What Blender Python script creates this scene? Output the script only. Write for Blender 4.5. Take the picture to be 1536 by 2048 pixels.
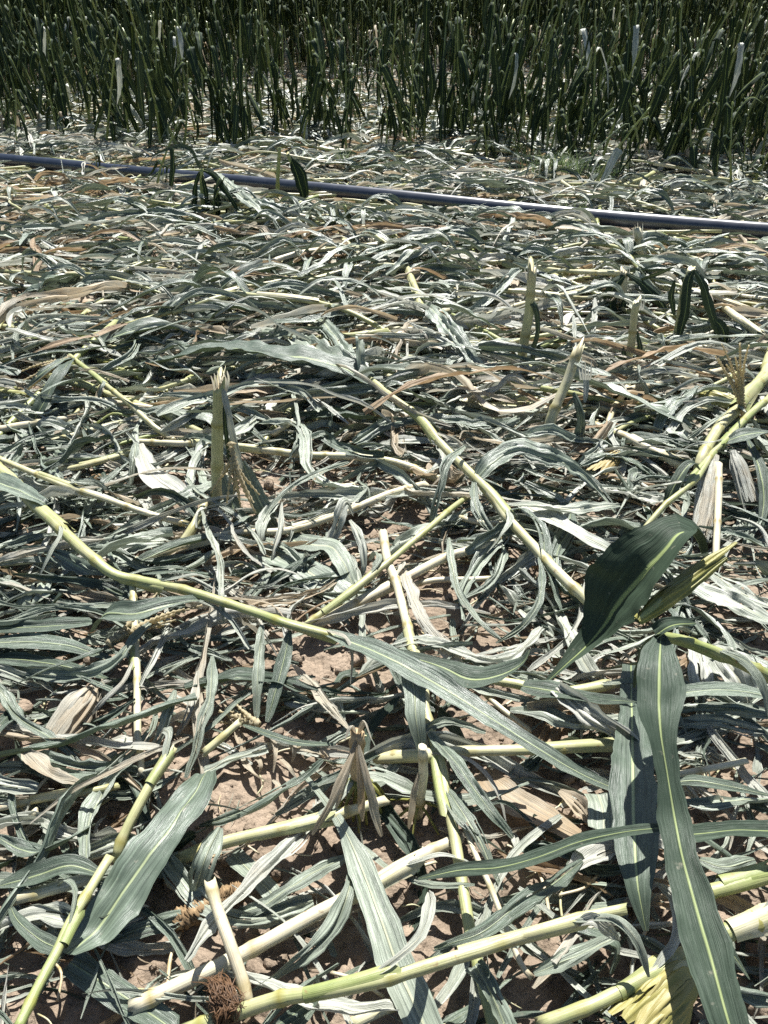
import bpy, math, random
import numpy as np
from mathutils import Vector

# ------------------------------------------------------------------ scene, camera, light
scene = bpy.context.scene
for o in list(bpy.data.objects):
    bpy.data.objects.remove(o)
COL = scene.collection

CAM_H = 1.30
PITCH = math.radians(35.3)          # below the horizon
FPX, CX, CY = 1479.0, 768.0, 1024.0  # a 26 mm phone lens on a 1536 x 2048 frame

cam = bpy.data.cameras.new("camera")
cam.sensor_fit = 'VERTICAL'
cam.sensor_height = 36.0
cam.lens = 36.0 * FPX / 2048.0
cam.clip_start = 0.02
cam.clip_end = 2000.0
camo = bpy.data.objects.new("camera", cam)
COL.objects.link(camo)
camo.location = (0, 0, CAM_H)
camo.rotation_euler = (math.pi / 2 - PITCH, 0, 0)
scene.camera = camo

SUN_EL, SUN_AZ = math.radians(58), math.radians(8)   # ahead of the camera, a little to one side
world = bpy.data.worlds.new("World")
scene.world = world
world.use_nodes = True
wn = world.node_tree.nodes
wn.clear()
sky = wn.new("ShaderNodeTexSky")
sky.sky_type = 'NISHITA'
sky.sun_disc = False
sky.sun_elevation = SUN_EL
sky.sun_rotation = SUN_AZ
bg = wn.new("ShaderNodeBackground")
bg.inputs["Strength"].default_value = 0.05
wo = wn.new("ShaderNodeOutputWorld")
world.node_tree.links.new(sky.outputs[0], bg.inputs[0])
world.node_tree.links.new(bg.outputs[0], wo.inputs[0])

sun = bpy.data.lights.new("sun", 'SUN')
sun.energy = 5.0
sun.angle = math.radians(0.5)
sun.color = (1.0, 0.975, 0.935)
suno = bpy.data.objects.new("sun", sun)
COL.objects.link(suno)
to_sun = Vector((math.sin(SUN_AZ) * math.cos(SUN_EL), math.cos(SUN_AZ) * math.cos(SUN_EL), math.sin(SUN_EL)))
suno.rotation_euler = to_sun.to_track_quat('Z', 'Y').to_euler()
suno.location = (0, 0, 20)

scene.view_settings.view_transform = 'Standard'
scene.view_settings.look = 'None'
scene.view_settings.exposure = 1.2
scene.view_settings.gamma = 1.0
scene.render.engine = 'CYCLES'
scene.cycles.max_bounces = 6
scene.cycles.diffuse_bounces = 2
scene.cycles.glossy_bounces = 3
scene.cycles.transmission_bounces = 3
scene.cycles.use_denoising = False

# ------------------------------------------------------------------ helpers
RNG = np.random.default_rng(7)
random.seed(7)
SP, CP = math.sin(PITCH), math.cos(PITCH)


def at(px, py, z=0.0):
    """The point at height z that the photograph shows at pixel (px, py) of 1536 x 2048."""
    a, b = px - CX, CY - py
    d = np.array([a, FPX * CP + b * SP, -FPX * SP + b * CP])
    t = (z - CAM_H) / d[2]
    return np.array([0, 0, CAM_H]) + d * t


def up_at(base, px, py):
    """A point over base (same distance y) seen at pixel (px, py)."""
    a, b = px - CX, CY - py
    d = np.array([a, FPX * CP + b * SP, -FPX * SP + b * CP])
    t = base[1] / d[1]
    return np.array([0, 0, CAM_H]) + d * t


def proj(p):
    x, y, z = p[0], p[1], p[2] - CAM_H
    dep = y * CP - z * SP
    u = y * SP + z * CP
    return CX + FPX * x / dep, CY - FPX * u / dep, dep


def vnoise(x, y, seed=0):
    xi, yi = np.floor(x).astype(np.int64), np.floor(y).astype(np.int64)
    fx, fy = x - xi, y - yi
    fx, fy = fx * fx * (3 - 2 * fx), fy * fy * (3 - 2 * fy)

    def h(a, b):
        n = (a * 374761393 + b * 668265263 + seed * 974634777) & 0xffffffff
        n = ((n ^ (n >> 13)) * 1274126177) & 0xffffffff
        return ((n ^ (n >> 16)) & 0xffff) / 65535.0
    return (h(xi, yi) * (1 - fx) + h(xi + 1, yi) * fx) * (1 - fy) + (h(xi, yi + 1) * (1 - fx) + h(xi + 1, yi + 1) * fx) * fy


def soil_h(x, y):
    x, y = np.asarray(x, float), np.asarray(y, float)
    h = 0.030 * (vnoise(x * 1.7, y * 1.7, 1) - .5) + 0.026 * (vnoise(x * 6, y * 6, 2) - .5)
    r = np.abs(vnoise(x * 17, y * 17, 3) - .5) * 2
    r2 = np.abs(vnoise(x * 41 + 3, y * 41, 4) - .5) * 2
    h = h + 0.020 * (0.5 - r) + 0.010 * (0.5 - r2) + 0.005 * (vnoise(x * 95, y * 95, 5) - .5)
    return h - 0.012


class MD:
    """Mesh data under construction: vertices, quads, triangles and two vector attributes.
    lf = (across -1..1, along in metres, random), tn = (tone, node or rib mark, spare)."""

    def __init__(self):
        self.V, self.Q, self.T, self.lf, self.tn, self.n = [], [], [], [], [], 0

    def add(self, V, Q=None, T=None, lf=None, tn=None):
        V = np.asarray(V, float)
        k = len(V)
        self.V.append(V)
        if Q is not None and len(Q):
            self.Q.append(np.asarray(Q, np.int64) + self.n)
        if T is not None and len(T):
            self.T.append(np.asarray(T, np.int64) + self.n)
        self.lf.append(np.zeros((k, 3)) if lf is None else np.asarray(lf, float))
        self.tn.append(np.zeros((k, 3)) if tn is None else np.asarray(tn, float))
        self.n += k
        return self

    def join(self, o):
        V, Q, T, lf, tn = o.flat()
        return self.add(V, Q, T, lf, tn)

    def flat(self):
        V = np.concatenate(self.V) if self.V else np.zeros((0, 3))
        Q = np.concatenate(self.Q) if self.Q else np.zeros((0, 4), np.int64)
        T = np.concatenate(self.T) if self.T else np.zeros((0, 3), np.int64)
        return V, Q, T, np.concatenate(self.lf), np.concatenate(self.tn)


def mesh_from(name, md, mat, origin=(0, 0, 0)):
    V, Q, T, lf, tn = md.flat()
    V = V - np.asarray(origin, float)
    me = bpy.data.meshes.new(name)
    me.vertices.add(len(V))
    me.vertices.foreach_set("co", V.astype(np.float32).ravel())
    loops = np.concatenate([Q.ravel(), T.ravel()]).astype(np.int32)
    me.loops.add(len(loops))
    me.loops.foreach_set("vertex_index", loops)
    tot = np.concatenate([np.full(len(Q), 4), np.full(len(T), 3)]).astype(np.int32)
    start = np.concatenate([[0], np.cumsum(tot)[:-1]]).astype(np.int32)
    me.polygons.add(len(tot))
    me.polygons.foreach_set("loop_start", start)
    me.polygons.foreach_set("use_smooth", np.ones(len(tot), bool))
    for nm, arr in (("lf", lf), ("tn", tn)):
        a = me.attributes.new(nm, 'FLOAT_VECTOR', 'POINT')
        a.data.foreach_set("vector", arr.astype(np.float32).ravel())
    me.materials.append(mat)
    me.update(calc_edges=True)
    return me


def tag(o, label=None, cat=None, group=None, kind=None):
    if label:
        o["label"] = label
    if cat:
        o["category"] = cat
    if group:
        o["group"] = group
    if kind:
        o["kind"] = kind
    return o


def obj(name, md, mat, parent=None, origin=None):
    if parent is not None:
        origin = tuple(parent.location)
    elif origin is None:
        origin = (0, 0, 0)
    me = mesh_from(name, md, mat, origin)
    o = bpy.data.objects.new(name, me)
    COL.objects.link(o)
    if parent is not None:
        o.parent = parent
    else:
        o.location = origin
    return o


def empty(name, loc, label=None, cat=None, group=None):
    o = bpy.data.objects.new(name, None)
    o.empty_display_size = 0.05
    o.location = loc
    COL.objects.link(o)
    return tag(o, label, cat, group)


def dup(root, loc, rot, scale, label, group):
    r = root.copy()
    COL.objects.link(r)
    r.location, r.rotation_euler, r.scale = loc, rot, (scale, scale, scale)
    r["label"], r["group"] = label, group
    for ch in KIDS[root.name]:
        c = ch.copy()
        COL.objects.link(c)
        c.parent = r
    return r


KIDS = {}


# ------------------------------------------------------------------ curves, ribbons, tubes
def spline(pts, n):
    P = np.asarray(pts, float)
    if len(P) == 2:
        P = np.array([P[0], (P[0] + P[1]) / 2, P[1]])
    P = np.vstack([2 * P[0] - P[1], P, 2 * P[-1] - P[-2]])
    out = []
    for i in range(1, len(P) - 2):
        p0, p1, p2, p3 = P[i - 1:i + 3]
        t = np.linspace(0, 1, 14, endpoint=False)[:, None]
        out.append(0.5 * (2 * p1 + (p2 - p0) * t + (2 * p0 - 5 * p1 + 4 * p2 - p3) * t ** 2 + (3 * p1 - p0 - 3 * p2 + p3) * t ** 3))
    C = np.vstack(out + [P[-2][None]])
    d = np.concatenate([[0], np.cumsum(np.linalg.norm(np.diff(C, axis=0), axis=1))])
    s = np.linspace(0, d[-1], n)
    return np.stack([np.interp(s, d, C[:, k]) for k in range(3)], 1), d[-1]


def frames(C, side0=None):
    t = np.gradient(C, axis=0)
    t /= np.linalg.norm(t, axis=1)[:, None] + 1e-9
    if side0 is None:
        side0 = np.cross(t[0], [0, 0, 1.0])
        if np.linalg.norm(side0) < 0.25:
            side0 = np.array([1.0, 0, 0])
    S = np.zeros_like(C)
    s = np.asarray(side0, float)
    for i in range(len(C)):
        s = s - t[i] * np.dot(s, t[i])
        nrm = np.linalg.norm(s)
        s = s / nrm if nrm > 1e-6 else np.array([1.0, 0, 0])
        S[i] = s
    N = np.cross(S, t)
    return t, S, N


PROF = {
    'blade': lambda s: (0.55 + 0.45 * np.clip(s / .22, 0, 1) ** .7) * np.clip(1 - s ** 2.4, 0, 1) ** .85,
    'tip': lambda s: (0.75 + 0.25 * np.clip(s / .2, 0, 1)) * np.clip(1 - s, 0, 1) ** .6,
    'strip': lambda s: np.clip(np.minimum(s, 1 - s) / .05 + .55, 0, 1),
    'both': lambda s: np.sin(np.pi * np.clip(s * .94 + .03, 0, 1)) ** .55,
}


def ribbon(pts, width, n=30, m=10, prof='blade', roll=0, twist=0, fold=.15, pleat=.10, wave=.08, tone=.35, tone1=None,
           seed=0, side0=None, ragged=0.0, ruff=5.0, rib=1.0, edge=.35, crumple=.12, slits=0):
    """A leaf blade: a strip along a curve with a folded, pleated and ruffled cross-section."""
    r = np.random.default_rng(seed + 1000)
    C, L = spline(pts, n)
    t, S, N = frames(C, side0)
    s = np.linspace(0, 1, n)
    if callable(prof):
        w = prof(s)
    elif isinstance(prof, str):
        w = PROF[prof](s)
    else:
        w = np.interp(s, np.linspace(0, 1, len(prof)), prof)
    w = np.maximum(w, 0.02) * width * .5
    w = w * (1 + 0.10 * np.sin(s * L * 21 + r.uniform(0, 6)) * min(1, ruff / 5) * .6)
    u = np.linspace(-1, 1, m + 1)
    ang = np.radians(roll + twist * s + 9 * np.sin(s * 6.3 * r.uniform(.5, 1.3) + r.uniform(0, 6)))
    S2 = S * np.cos(ang)[:, None] + N * np.sin(ang)[:, None]
    N2 = -S * np.sin(ang)[:, None] + N * np.cos(ang)[:, None]
    uu, ss = np.meshgrid(u, s)
    off = fold * np.abs(uu) ** 1.3
    k1, k2 = r.uniform(1.3, 2.3), r.uniform(2.8, 4.4)
    d1, d2 = r.uniform(-5, 5), r.uniform(-7, 7)
    env = .45 + .55 * np.sin(ss * r.uniform(4, 9) + r.uniform(0, 6)) ** 2
    off = off + pleat * env * (np.sin(k1 * np.pi * uu + d1 * ss + r.uniform(0, 6)) + .7 * np.sin(k2 * np.pi * uu + d2 * ss + r.uniform(0, 6)))
    ph = r.uniform(0, 6)
    off = off + wave * np.abs(uu) ** 2 * (np.sin(ss * L * ruff * 6 + ph + np.where(uu > 0, 0, 2.1)) + .5 * np.sin(ss * L * ruff * 14 + ph * 2 + np.where(uu > 0, 1, 0)))
    lat = uu * (1 - .25 * np.minimum(pleat * 3, .5))
    # uneven, torn margins and cross wrinkles
    q = seed * 7.31
    lat = lat * (1 + edge * np.abs(uu) * ((vnoise(ss * L * 26 + q, np.where(uu > 0, 3.0, 9.0), seed + 3) - .5) * 1.1 + (vnoise(ss * L * 90 + q, np.where(uu > 0, 3.0, 9.0), seed + 4) - .5) * .5))
    off = off + crumple * ((vnoise(uu * 1.6 + q, ss * L * 24, seed + 5) - .5) * 2 + (vnoise(uu * 4 + q, ss * L * 46, seed + 6) - .5))
    if ragged:
        cut = np.interp(u, np.linspace(-1, 1, 7), r.uniform(0, 1, 7)) * ragged
        ss2 = np.clip(ss, 0, 1 - cut[None, :])
        idx = ss2 * (n - 1)
        i0 = np.clip(idx.astype(int), 0, n - 2)
        fr = (idx - i0)[..., None]
        Cc = C[i0] * (1 - fr) + C[i0 + 1] * fr
        V = Cc + S2[:, None, :] * (lat * w[:, None])[..., None] + N2[:, None, :] * (off * w[:, None])[..., None]
    else:
        V = C[:, None, :] + S2[:, None, :] * (lat * w[:, None])[..., None] + N2[:, None, :] * (off * w[:, None])[..., None]
    i = np.arange(n - 1)[:, None] * (m + 1) + np.arange(m)[None, :]
    Q = np.stack([i, i + 1, i + m + 2, i + m + 1], -1)
    keep = np.ones((n - 1, m), bool)
    for _ in range(slits):          # tears along the veins
        j, s0 = r.integers(1, m - 1), r.uniform(.2, .8)
        e0 = int(s0 * (n - 1))
        keep[e0:min(n - 3, e0 + int(r.uniform(.12, .4) * n)), j] = False
    Q = Q[keep]
    rnd = r.uniform(0, 1)
    lf = np.stack([uu, ss * L, np.full_like(uu, rnd)], -1).reshape(-1, 3)
    t1 = tone if tone1 is None else tone1
    tn = np.stack([tone + (t1 - tone) * ss, np.full_like(uu, rib), np.zeros_like(uu)], -1).reshape(-1, 3)
    return MD().add(V.reshape(-1, 3), Q, None, lf, tn)


def tube(pts, r0, r1=None, n=None, k=12, node=0.16, tone=.3, tone1=None, seed=0, jag=.6, first=.05, bulge=.22, cut=1.0):
    """A jointed stalk: a tapering tube with swollen nodes and torn ends."""
    r = np.random.default_rng(seed + 5000)
    r1 = r0 if r1 is None else r1
    _, L = spline(pts, 5)
    n = n or int(np.clip(L / .012, 10, 90))
    C, L = spline(pts, n)
    t, S, N = frames(C)
    s = np.linspace(0, 1, n)
    d = s * L
    if node < 5:          # each length between joints sets off at a slightly different angle
        kn = np.arange(0, L + 2 * node, node)
        zz = r.normal(size=(2, len(kn))) * r0 * .38
        C = C + S * np.interp(d, kn, zz[0])[:, None] + N * np.interp(d, kn, zz[1] * .5)[:, None]
    rad = r0 + (r1 - r0) * s
    mark = np.zeros(n)
    x = first * r.uniform(.3, 1.6)
    while x < L:
        g = np.exp(-((d - x) / .006) ** 2)
        rad = rad * (1 + bulge * g) * (1 - .05 * np.exp(-((d - x - .02) / .015) ** 2))
        mark = np.maximum(mark, np.exp(-((d - x) / .0075) ** 2))
        x += node * r.uniform(.75, 1.25)
    a = np.linspace(0, 2 * np.pi, k, endpoint=False)
    groove = 1 + .035 * np.cos(a * 2 + r.uniform(0, 6)) + .02 * np.cos(a * 5 + r.uniform(0, 6))
    R = rad[:, None] * groove[None, :]
    V = C[:, None, :] + S[:, None, :] * (np.cos(a)[None] * R)[..., None] + N[:, None, :] * (np.sin(a)[None] * R)[..., None]
    if jag:
        V[0] -= t[0] * (r.uniform(0, 1, k) * jag * r0 * 1.5)[:, None]
        V[-1] += t[-1] * ((.5 + .5 * np.sin(a + r.uniform(0, 6))) * r.uniform(.4, 1, k) * jag * r1 * 2.6)[:, None]
    i = np.arange(n - 1)[:, None] * k + np.arange(k)[None, :]
    j = np.arange(n - 1)[:, None] * k + (np.arange(k)[None, :] + 1) % k
    Q = np.stack([i, j, j + k, i + k], -1).reshape(-1, 4)
    V = V.reshape(-1, 3)
    V = np.vstack([V, C[0] + t[0] * r0 * .3, C[-1] - t[-1] * r1 * .4])
    aa = np.arange(k)
    T = np.vstack([np.stack([(aa + 1) % k, aa, np.full(k, n * k)], 1),
                   np.stack([(n - 1) * k + aa, (n - 1) * k + (aa + 1) % k, np.full(k, n * k + 1)], 1)])
    t0, t1 = tone, tone if tone1 is None else tone1
    lf = np.stack([np.tile(a / np.pi - 1, n), np.repeat(d, k), np.full(n * k, r.uniform())], 1)
    tn = np.stack([np.repeat(tone + (t1 - tone) * s, k), np.repeat(mark, k), np.zeros(n * k)], 1)
    lf = np.vstack([lf, [[0, 0, .5], [0, L, .5]]])
    tn = np.vstack([tn, [[t0 if cut < .5 else .8, 0, cut], [t1 if cut < .5 else .8, 0, cut]]])
    return MD().add(V, Q, T, lf, tn)


def sheath(pts, r0, s0, s1, tone=.45, seed=0, arc=270, start=0.0):
    """A leaf sheath wrapped most of the way round a stalk, torn at its free end."""
    r = np.random.default_rng(seed + 9000)
    C, L = spline(pts, 60)
    a0, a1 = int(s0 * 59), max(int(s1 * 59), int(s0 * 59) + 4)
    C = C[a0:a1 + 1]
    C, l2 = spline(C, max(8, int((s1 - s0) * L / .012)))
    n, m = len(C), 12
    t, S, N = frames(C)
    s = np.linspace(0, 1, n)
    a = np.radians(np.linspace(-arc / 2, arc / 2, m + 1) + start)
    R = r0 * (1.10 + .16 * s ** 2)[:, None] * (1 + .05 * np.sin(3 * a + r.uniform(0, 6)))[None] * (1 + .10 * s[:, None] * np.sin(7 * a[None] + 3 * s[:, None]))
    R[:, 0] *= 1 + .3 * s
    R[:, -1] *= 1 + .45 * s
    V = C[:, None] + S[:, None] * (np.cos(a)[None] * R)[..., None] + N[:, None] * (np.sin(a)[None] * R)[..., None]
    V[-1] += t[-1] * (r.uniform(-.4, 1.2, m + 1) * r0 * 1.6)[:, None]
    i = np.arange(n - 1)[:, None] * (m + 1) + np.arange(m)[None, :]
    Q = np.stack([i, i + 1, i + m + 2, i + m + 1], -1).reshape(-1, 4)
    uu, ss = np.meshgrid(np.linspace(-1, 1, m + 1), s)
    lf = np.stack([uu, ss * l2, np.full_like(uu, r.uniform())], -1).reshape(-1, 3)
    tn = np.stack([np.full_like(uu, tone), np.zeros_like(uu), np.zeros_like(uu)], -1).reshape(-1, 3)
    return MD().add(V.reshape(-1, 3), Q, None, lf, tn)
# ------------------------------------------------------------------ materials
class NT:
    def __init__(self, name):
        self.m = bpy.data.materials.new(name)
        self.m.use_nodes = True
        self.t = self.m.node_tree
        self.t.nodes.clear()
        self.out = self.t.nodes.new("ShaderNodeOutputMaterial")

    def n(self, typ, **kw):
        nd = self.t.nodes.new(typ)
        for k, v in kw.items():
            setattr(nd, k, v)
        return nd

    def l(self, a, b):
        self.t.links.new(a, b)

    def math(self, op, a, b=None, c=None, clamp=False):
        nd = self.n("ShaderNodeMath", operation=op, use_clamp=clamp)
        for i, v in enumerate((a, b, c)):
            if v is None:
                continue
            if isinstance(v, (int, float)):
                nd.inputs[i].default_value = v
            else:
                self.l(v, nd.inputs[i])
        return nd.outputs[0]

    def ramp(self, fac, stops, interp='LINEAR'):
        nd = self.n("ShaderNodeValToRGB")
        cr = nd.color_ramp
        cr.interpolation = interp
        while len(cr.elements) < len(stops):
            cr.elements.new(.5)
        for e, (p, c) in zip(cr.elements, stops):
            e.position = p
            e.color = (*c, 1) if len(c) == 3 else c
        self.l(fac, nd.inputs[0])
        return nd.outputs[0]

    def mix(self, fac, a, b, mode='MIX'):
        nd = self.n("ShaderNodeMix", data_type='RGBA', blend_type=mode)
        for sock, v in ((nd.inputs[0], fac), (nd.inputs[6], a), (nd.inputs[7], b)):
            if isinstance(v, (int, float)):
                sock.default_value = v
            elif isinstance(v, tuple):
                sock.default_value = (*v, 1)
            else:
                self.l(v, sock)
        return nd.outputs[2]

    def noise(self, vec, scale, detail=3, rough=.55, dim='3D'):
        nd = self.n("ShaderNodeTexNoise", noise_dimensions=dim)
        nd.inputs["Scale"].default_value = scale
        nd.inputs["Detail"].default_value = detail
        nd.inputs["Roughness"].default_value = rough
        if vec is not None:
            self.l(vec, nd.inputs["Vector"])
        return nd.outputs[0]

    def attr(self, name):
        a = self.n("ShaderNodeAttribute", attribute_name=name)
        s = self.n("ShaderNodeSeparateXYZ")
        self.l(a.outputs["Vector"], s.inputs[0])
        return s.outputs

    def comb(self, x, y, z):
        c = self.n("ShaderNodeCombineXYZ")
        for i, v in enumerate((x, y, z)):
            if isinstance(v, (int, float)):
                c.inputs[i].default_value = v
            else:
                self.l(v, c.inputs[i])
        return c.outputs[0]


def leaf_material():
    k = NT("corn_leaf")
    u, v, rnd = k.attr("lf")
    tone, rib, along = k.attr("tn")
    vec = k.comb(k.math('MULTIPLY', u, 9.0), k.math('MULTIPLY', v, 5.0), k.math('MULTIPLY', rnd, 91.0))
    streak = k.noise(vec, 1.0, 4, .65)
    vec2 = k.comb(k.math('MULTIPLY', u, 34.0), k.math('MULTIPLY', v, 7.0), k.math('MULTIPLY', rnd, 57.0))
    fine = k.noise(vec2, 1.0, 2, .6)
    geo = k.n("ShaderNodeNewGeometry")
    blot = k.noise(geo.outputs["Position"], 14.0, 4, .6)
    # tone drifts a little across every blade
    vary = k.math('ADD', k.math('MULTIPLY', k.math('SUBTRACT', blot, .5), .26), k.math('MULTIPLY', k.math('SUBTRACT', streak, .5), .16))
    t = k.math('ADD', tone, k.math('MULTIPLY', vary, k.ramp(tone, [(.05, (.25, .25, .25)), (.3, (1, 1, 1))])), clamp=True)
    col = k.ramp(t, LEAF_RAMP)
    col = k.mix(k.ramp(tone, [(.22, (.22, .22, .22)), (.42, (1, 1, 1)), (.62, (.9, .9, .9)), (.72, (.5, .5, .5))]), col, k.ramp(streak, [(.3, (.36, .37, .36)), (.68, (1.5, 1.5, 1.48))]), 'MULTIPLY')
    col = k.mix(.8, col, k.ramp(fine, [(.3, (.72, .72, .72)), (.7, (1.2, 1.2, 1.2))]), 'MULTIPLY')
    # pale dust and bruises
    bruise = k.noise(geo.outputs["Position"], 55.0, 3, .6)
    col = k.mix(k.ramp(bruise, [(.66, (0, 0, 0)), (.78, (.55, .55, .55))]), col, (.34, .31, .24))
    au = k.math('ABSOLUTE', u)
    mid = k.math('MULTIPLY', k.ramp(au, [(.035, (1, 1, 1)), (.085, (0, 0, 0))]), rib)
    ribcol = k.ramp(tone, [(0, (.24, .31, .07)), (.4, (.36, .41, .24)), (.75, (.50, .47, .36)), (1, (.34, .19, .07))])
    col = k.mix(k.math('MULTIPLY', mid, .85), col, ribcol)
    bs = k.n("ShaderNodeBsdfPrincipled")
    k.l(col, bs.inputs["Base Color"])
    rough = k.ramp(tone, [(.06, (.62, .62, .62)), (.24, (.40, .40, .40)), (.4, (.33, .33, .33)), (.9, (.55, .55, .55))])
    k.l(k.math('ADD', rough, k.math('MULTIPLY', fine, .10)), bs.inputs["Roughness"])
    k.l(k.ramp(tone, [(.12, (.06, .06, .06)), (.36, (.85, .85, .85))]), bs.inputs["Specular IOR Level"])
    bump = k.n("ShaderNodeBump")
    bump.inputs["Strength"].default_value = .7
    bump.inputs["Distance"].default_value = .0028
    hgt = k.math('ADD', k.math('ADD', fine, streak), k.math('MULTIPLY', mid, .8))
    k.l(hgt, bump.inputs["Height"])
    k.l(bump.outputs[0], bs.inputs["Normal"])
    tr = k.n("ShaderNodeBsdfTranslucent")
    k.l(k.mix(k.ramp(tone, [(.3, (.5, .5, .5)), (.65, (0, 0, 0))]), col, (.11, .15, .03)), tr.inputs["Color"])
    mx = k.n("ShaderNodeMixShader")
    k.l(k.ramp(tone, [(.1, (.02, .02, .02)), (.3, (.08, .08, .08)), (.6, (.12, .12, .12)), (.75, (.32, .32, .32))]), mx.inputs[0])
    k.l(bs.outputs[0], mx.inputs[1])
    k.l(tr.outputs[0], mx.inputs[2])
    k.l(mx.outputs[0], k.out.inputs[0])
    return k.m


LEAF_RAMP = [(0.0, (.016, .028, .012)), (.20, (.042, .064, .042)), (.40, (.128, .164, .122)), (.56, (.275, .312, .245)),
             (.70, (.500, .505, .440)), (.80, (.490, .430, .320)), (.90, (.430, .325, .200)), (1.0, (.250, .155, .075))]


def stalk_material():
    k = NT("corn_stalk")
    u, v, rnd = k.attr("lf")
    tone, node, cut = k.attr("tn")
    vec = k.comb(k.math('MULTIPLY', u, 16.0), k.math('MULTIPLY', v, 6.0), k.math('MULTIPLY', rnd, 71.0))
    streak = k.noise(vec, 1.0, 4, .7)
    geo = k.n("ShaderNodeNewGeometry")
    blot = k.noise(geo.outputs["Position"], 18.0, 4, .65)
    t = k.math('ADD', tone, k.math('MULTIPLY', k.math('SUBTRACT', blot, .5), .42))
    t = k.math('ADD', t, k.math('MULTIPLY', k.math('SUBTRACT', streak, .5), .28), clamp=True)
    col = k.ramp(t, [(0, (.12, .17, .035)), (.25, (.250, .290, .105)), (.48, (.43, .42, .225)), (.68, (.58, .54, .39)), (.85, (.48, .37, .22)), (1, (.27, .17, .085))])
    col = k.mix(1.0, col, k.ramp(streak, [(.25, (.72, .72, .72)), (.75, (1.2, 1.2, 1.2))]), 'MULTIPLY')
    dirt = k.noise(geo.outputs["Position"], 7.0, 5, .7)
    col = k.mix(k.ramp(dirt, [(.5, (0, 0, 0)), (.75, (.55, .55, .55))]), col, (.30, .24, .17))
    spots = k.noise(geo.outputs["Position"], 60.0, 4, .65)
    col = k.mix(k.ramp(spots, [(.60, (0, 0, 0)), (.72, (.7, .7, .7))]), col, (.24, .14, .06))
    col = k.mix(k.math('MULTIPLY', node, .85), col, k.mix(tone, (.20, .23, .04), (.30, .19, .07)))
    col = k.mix(cut, col, (.60, .48, .30))
    bs = k.n("ShaderNodeBsdfPrincipled")
    k.l(col, bs.inputs["Base Color"])
    bs.inputs["Roughness"].default_value = .42
    bs.inputs["Specular IOR Level"].default_value = .45
    bump = k.n("ShaderNodeBump")
    bump.inputs["Strength"].default_value = .5
    bump.inputs["Distance"].default_value = .0015
    k.l(streak, bump.inputs["Height"])
    k.l(bump.outputs[0], bs.inputs["Normal"])
    k.l(bs.outputs[0], k.out.inputs[0])
    return k.m


def soil_material():
    k = NT("dry_soil")
    geo = k.n("ShaderNodeNewGeometry")
    p = geo.outputs["Position"]
    a, b, c = k.noise(p, 3.0, 5, .6), k.noise(p, 42.0, 6, .7), k.noise(p, 260.0, 4, .7)
    col = k.ramp(a, [(.3, (.225, .178, .132)), (.7, (.370, .300, .230))])
    col = k.mix(.8, col, k.ramp(b, [(.3, (.62, .60, .58)), (.72, (1.25, 1.22, 1.2))]), 'MULTIPLY')
    col = k.mix(.55, col, k.ramp(c, [(.3, (.6, .6, .6)), (.7, (1.25, 1.25, 1.25))]), 'MULTIPLY')
    bs = k.n("ShaderNodeBsdfPrincipled")
    k.l(col, bs.inputs["Base Color"])
    bs.inputs["Roughness"].default_value = .95
    bs.inputs["Specular IOR Level"].default_value = .12
    vor = k.n("ShaderNodeTexVoronoi")
    vor.inputs["Scale"].default_value = 85.0
    k.l(p, vor.inputs["Vector"])
    bump = k.n("ShaderNodeBump")
    bump.inputs["Strength"].default_value = .9
    bump.inputs["Distance"].default_value = .007
    h = k.math('ADD', b, k.math('MULTIPLY', c, .55))
    k.l(k.math('ADD', h, k.math('MULTIPLY', vor.outputs[0], -.7)), bump.inputs["Height"])
    k.l(bump.outputs[0], bs.inputs["Normal"])
    k.l(bs.outputs[0], k.out.inputs[0])
    return k.m


def pipe_material():
    k = NT("black_plastic_pipe")
    geo = k.n("ShaderNodeNewGeometry")
    d = k.noise(geo.outputs["Position"], 6.0, 5, .65)
    f = k.noise(geo.outputs["Position"], 120.0, 3, .6)
    col = k.ramp(d, [(.35, (.016, .023, .038)), (.75, (.038, .048, .068))])
    col = k.mix(k.ramp(f, [(.6, (0, 0, 0)), (.75, (.35, .35, .35))]), col, (.16, .13, .11))
    bs = k.n("ShaderNodeBsdfPrincipled")
    k.l(col, bs.inputs["Base Color"])
    k.l(k.math('ADD', k.math('MULTIPLY', d, .12), .24), bs.inputs["Roughness"])
    bs.inputs["Specular IOR Level"].default_value = .8
    k.l(bs.outputs[0], k.out.inputs[0])
    return k.m


def plain_material(name, stops, scale=40.0, rough=.75, spec=.3, bump=.5, glow=0):
    k = NT(name)
    geo = k.n("ShaderNodeNewGeometry")
    d = k.noise(geo.outputs["Position"], scale, 5, .7)
    bs = k.n("ShaderNodeBsdfPrincipled")
    k.l(k.ramp(d, stops), bs.inputs["Base Color"])
    bs.inputs["Roughness"].default_value = rough
    bs.inputs["Specular IOR Level"].default_value = spec
    bp = k.n("ShaderNodeBump")
    bp.inputs["Strength"].default_value = bump
    bp.inputs["Distance"].default_value = .003
    k.l(d, bp.inputs["Height"])
    k.l(bp.outputs[0], bs.inputs["Normal"])
    if glow:          # thin plant matter lets some light through
        tr = k.n("ShaderNodeBsdfTranslucent")
        k.l(k.ramp(d, stops), tr.inputs["Color"])
        mx = k.n("ShaderNodeMixShader")
        mx.inputs[0].default_value = glow
        k.l(bs.outputs[0], mx.inputs[1])
        k.l(tr.outputs[0], mx.inputs[2])
        k.l(mx.outputs[0], k.out.inputs[0])
    else:
        k.l(bs.outputs[0], k.out.inputs[0])
    return k.m


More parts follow.
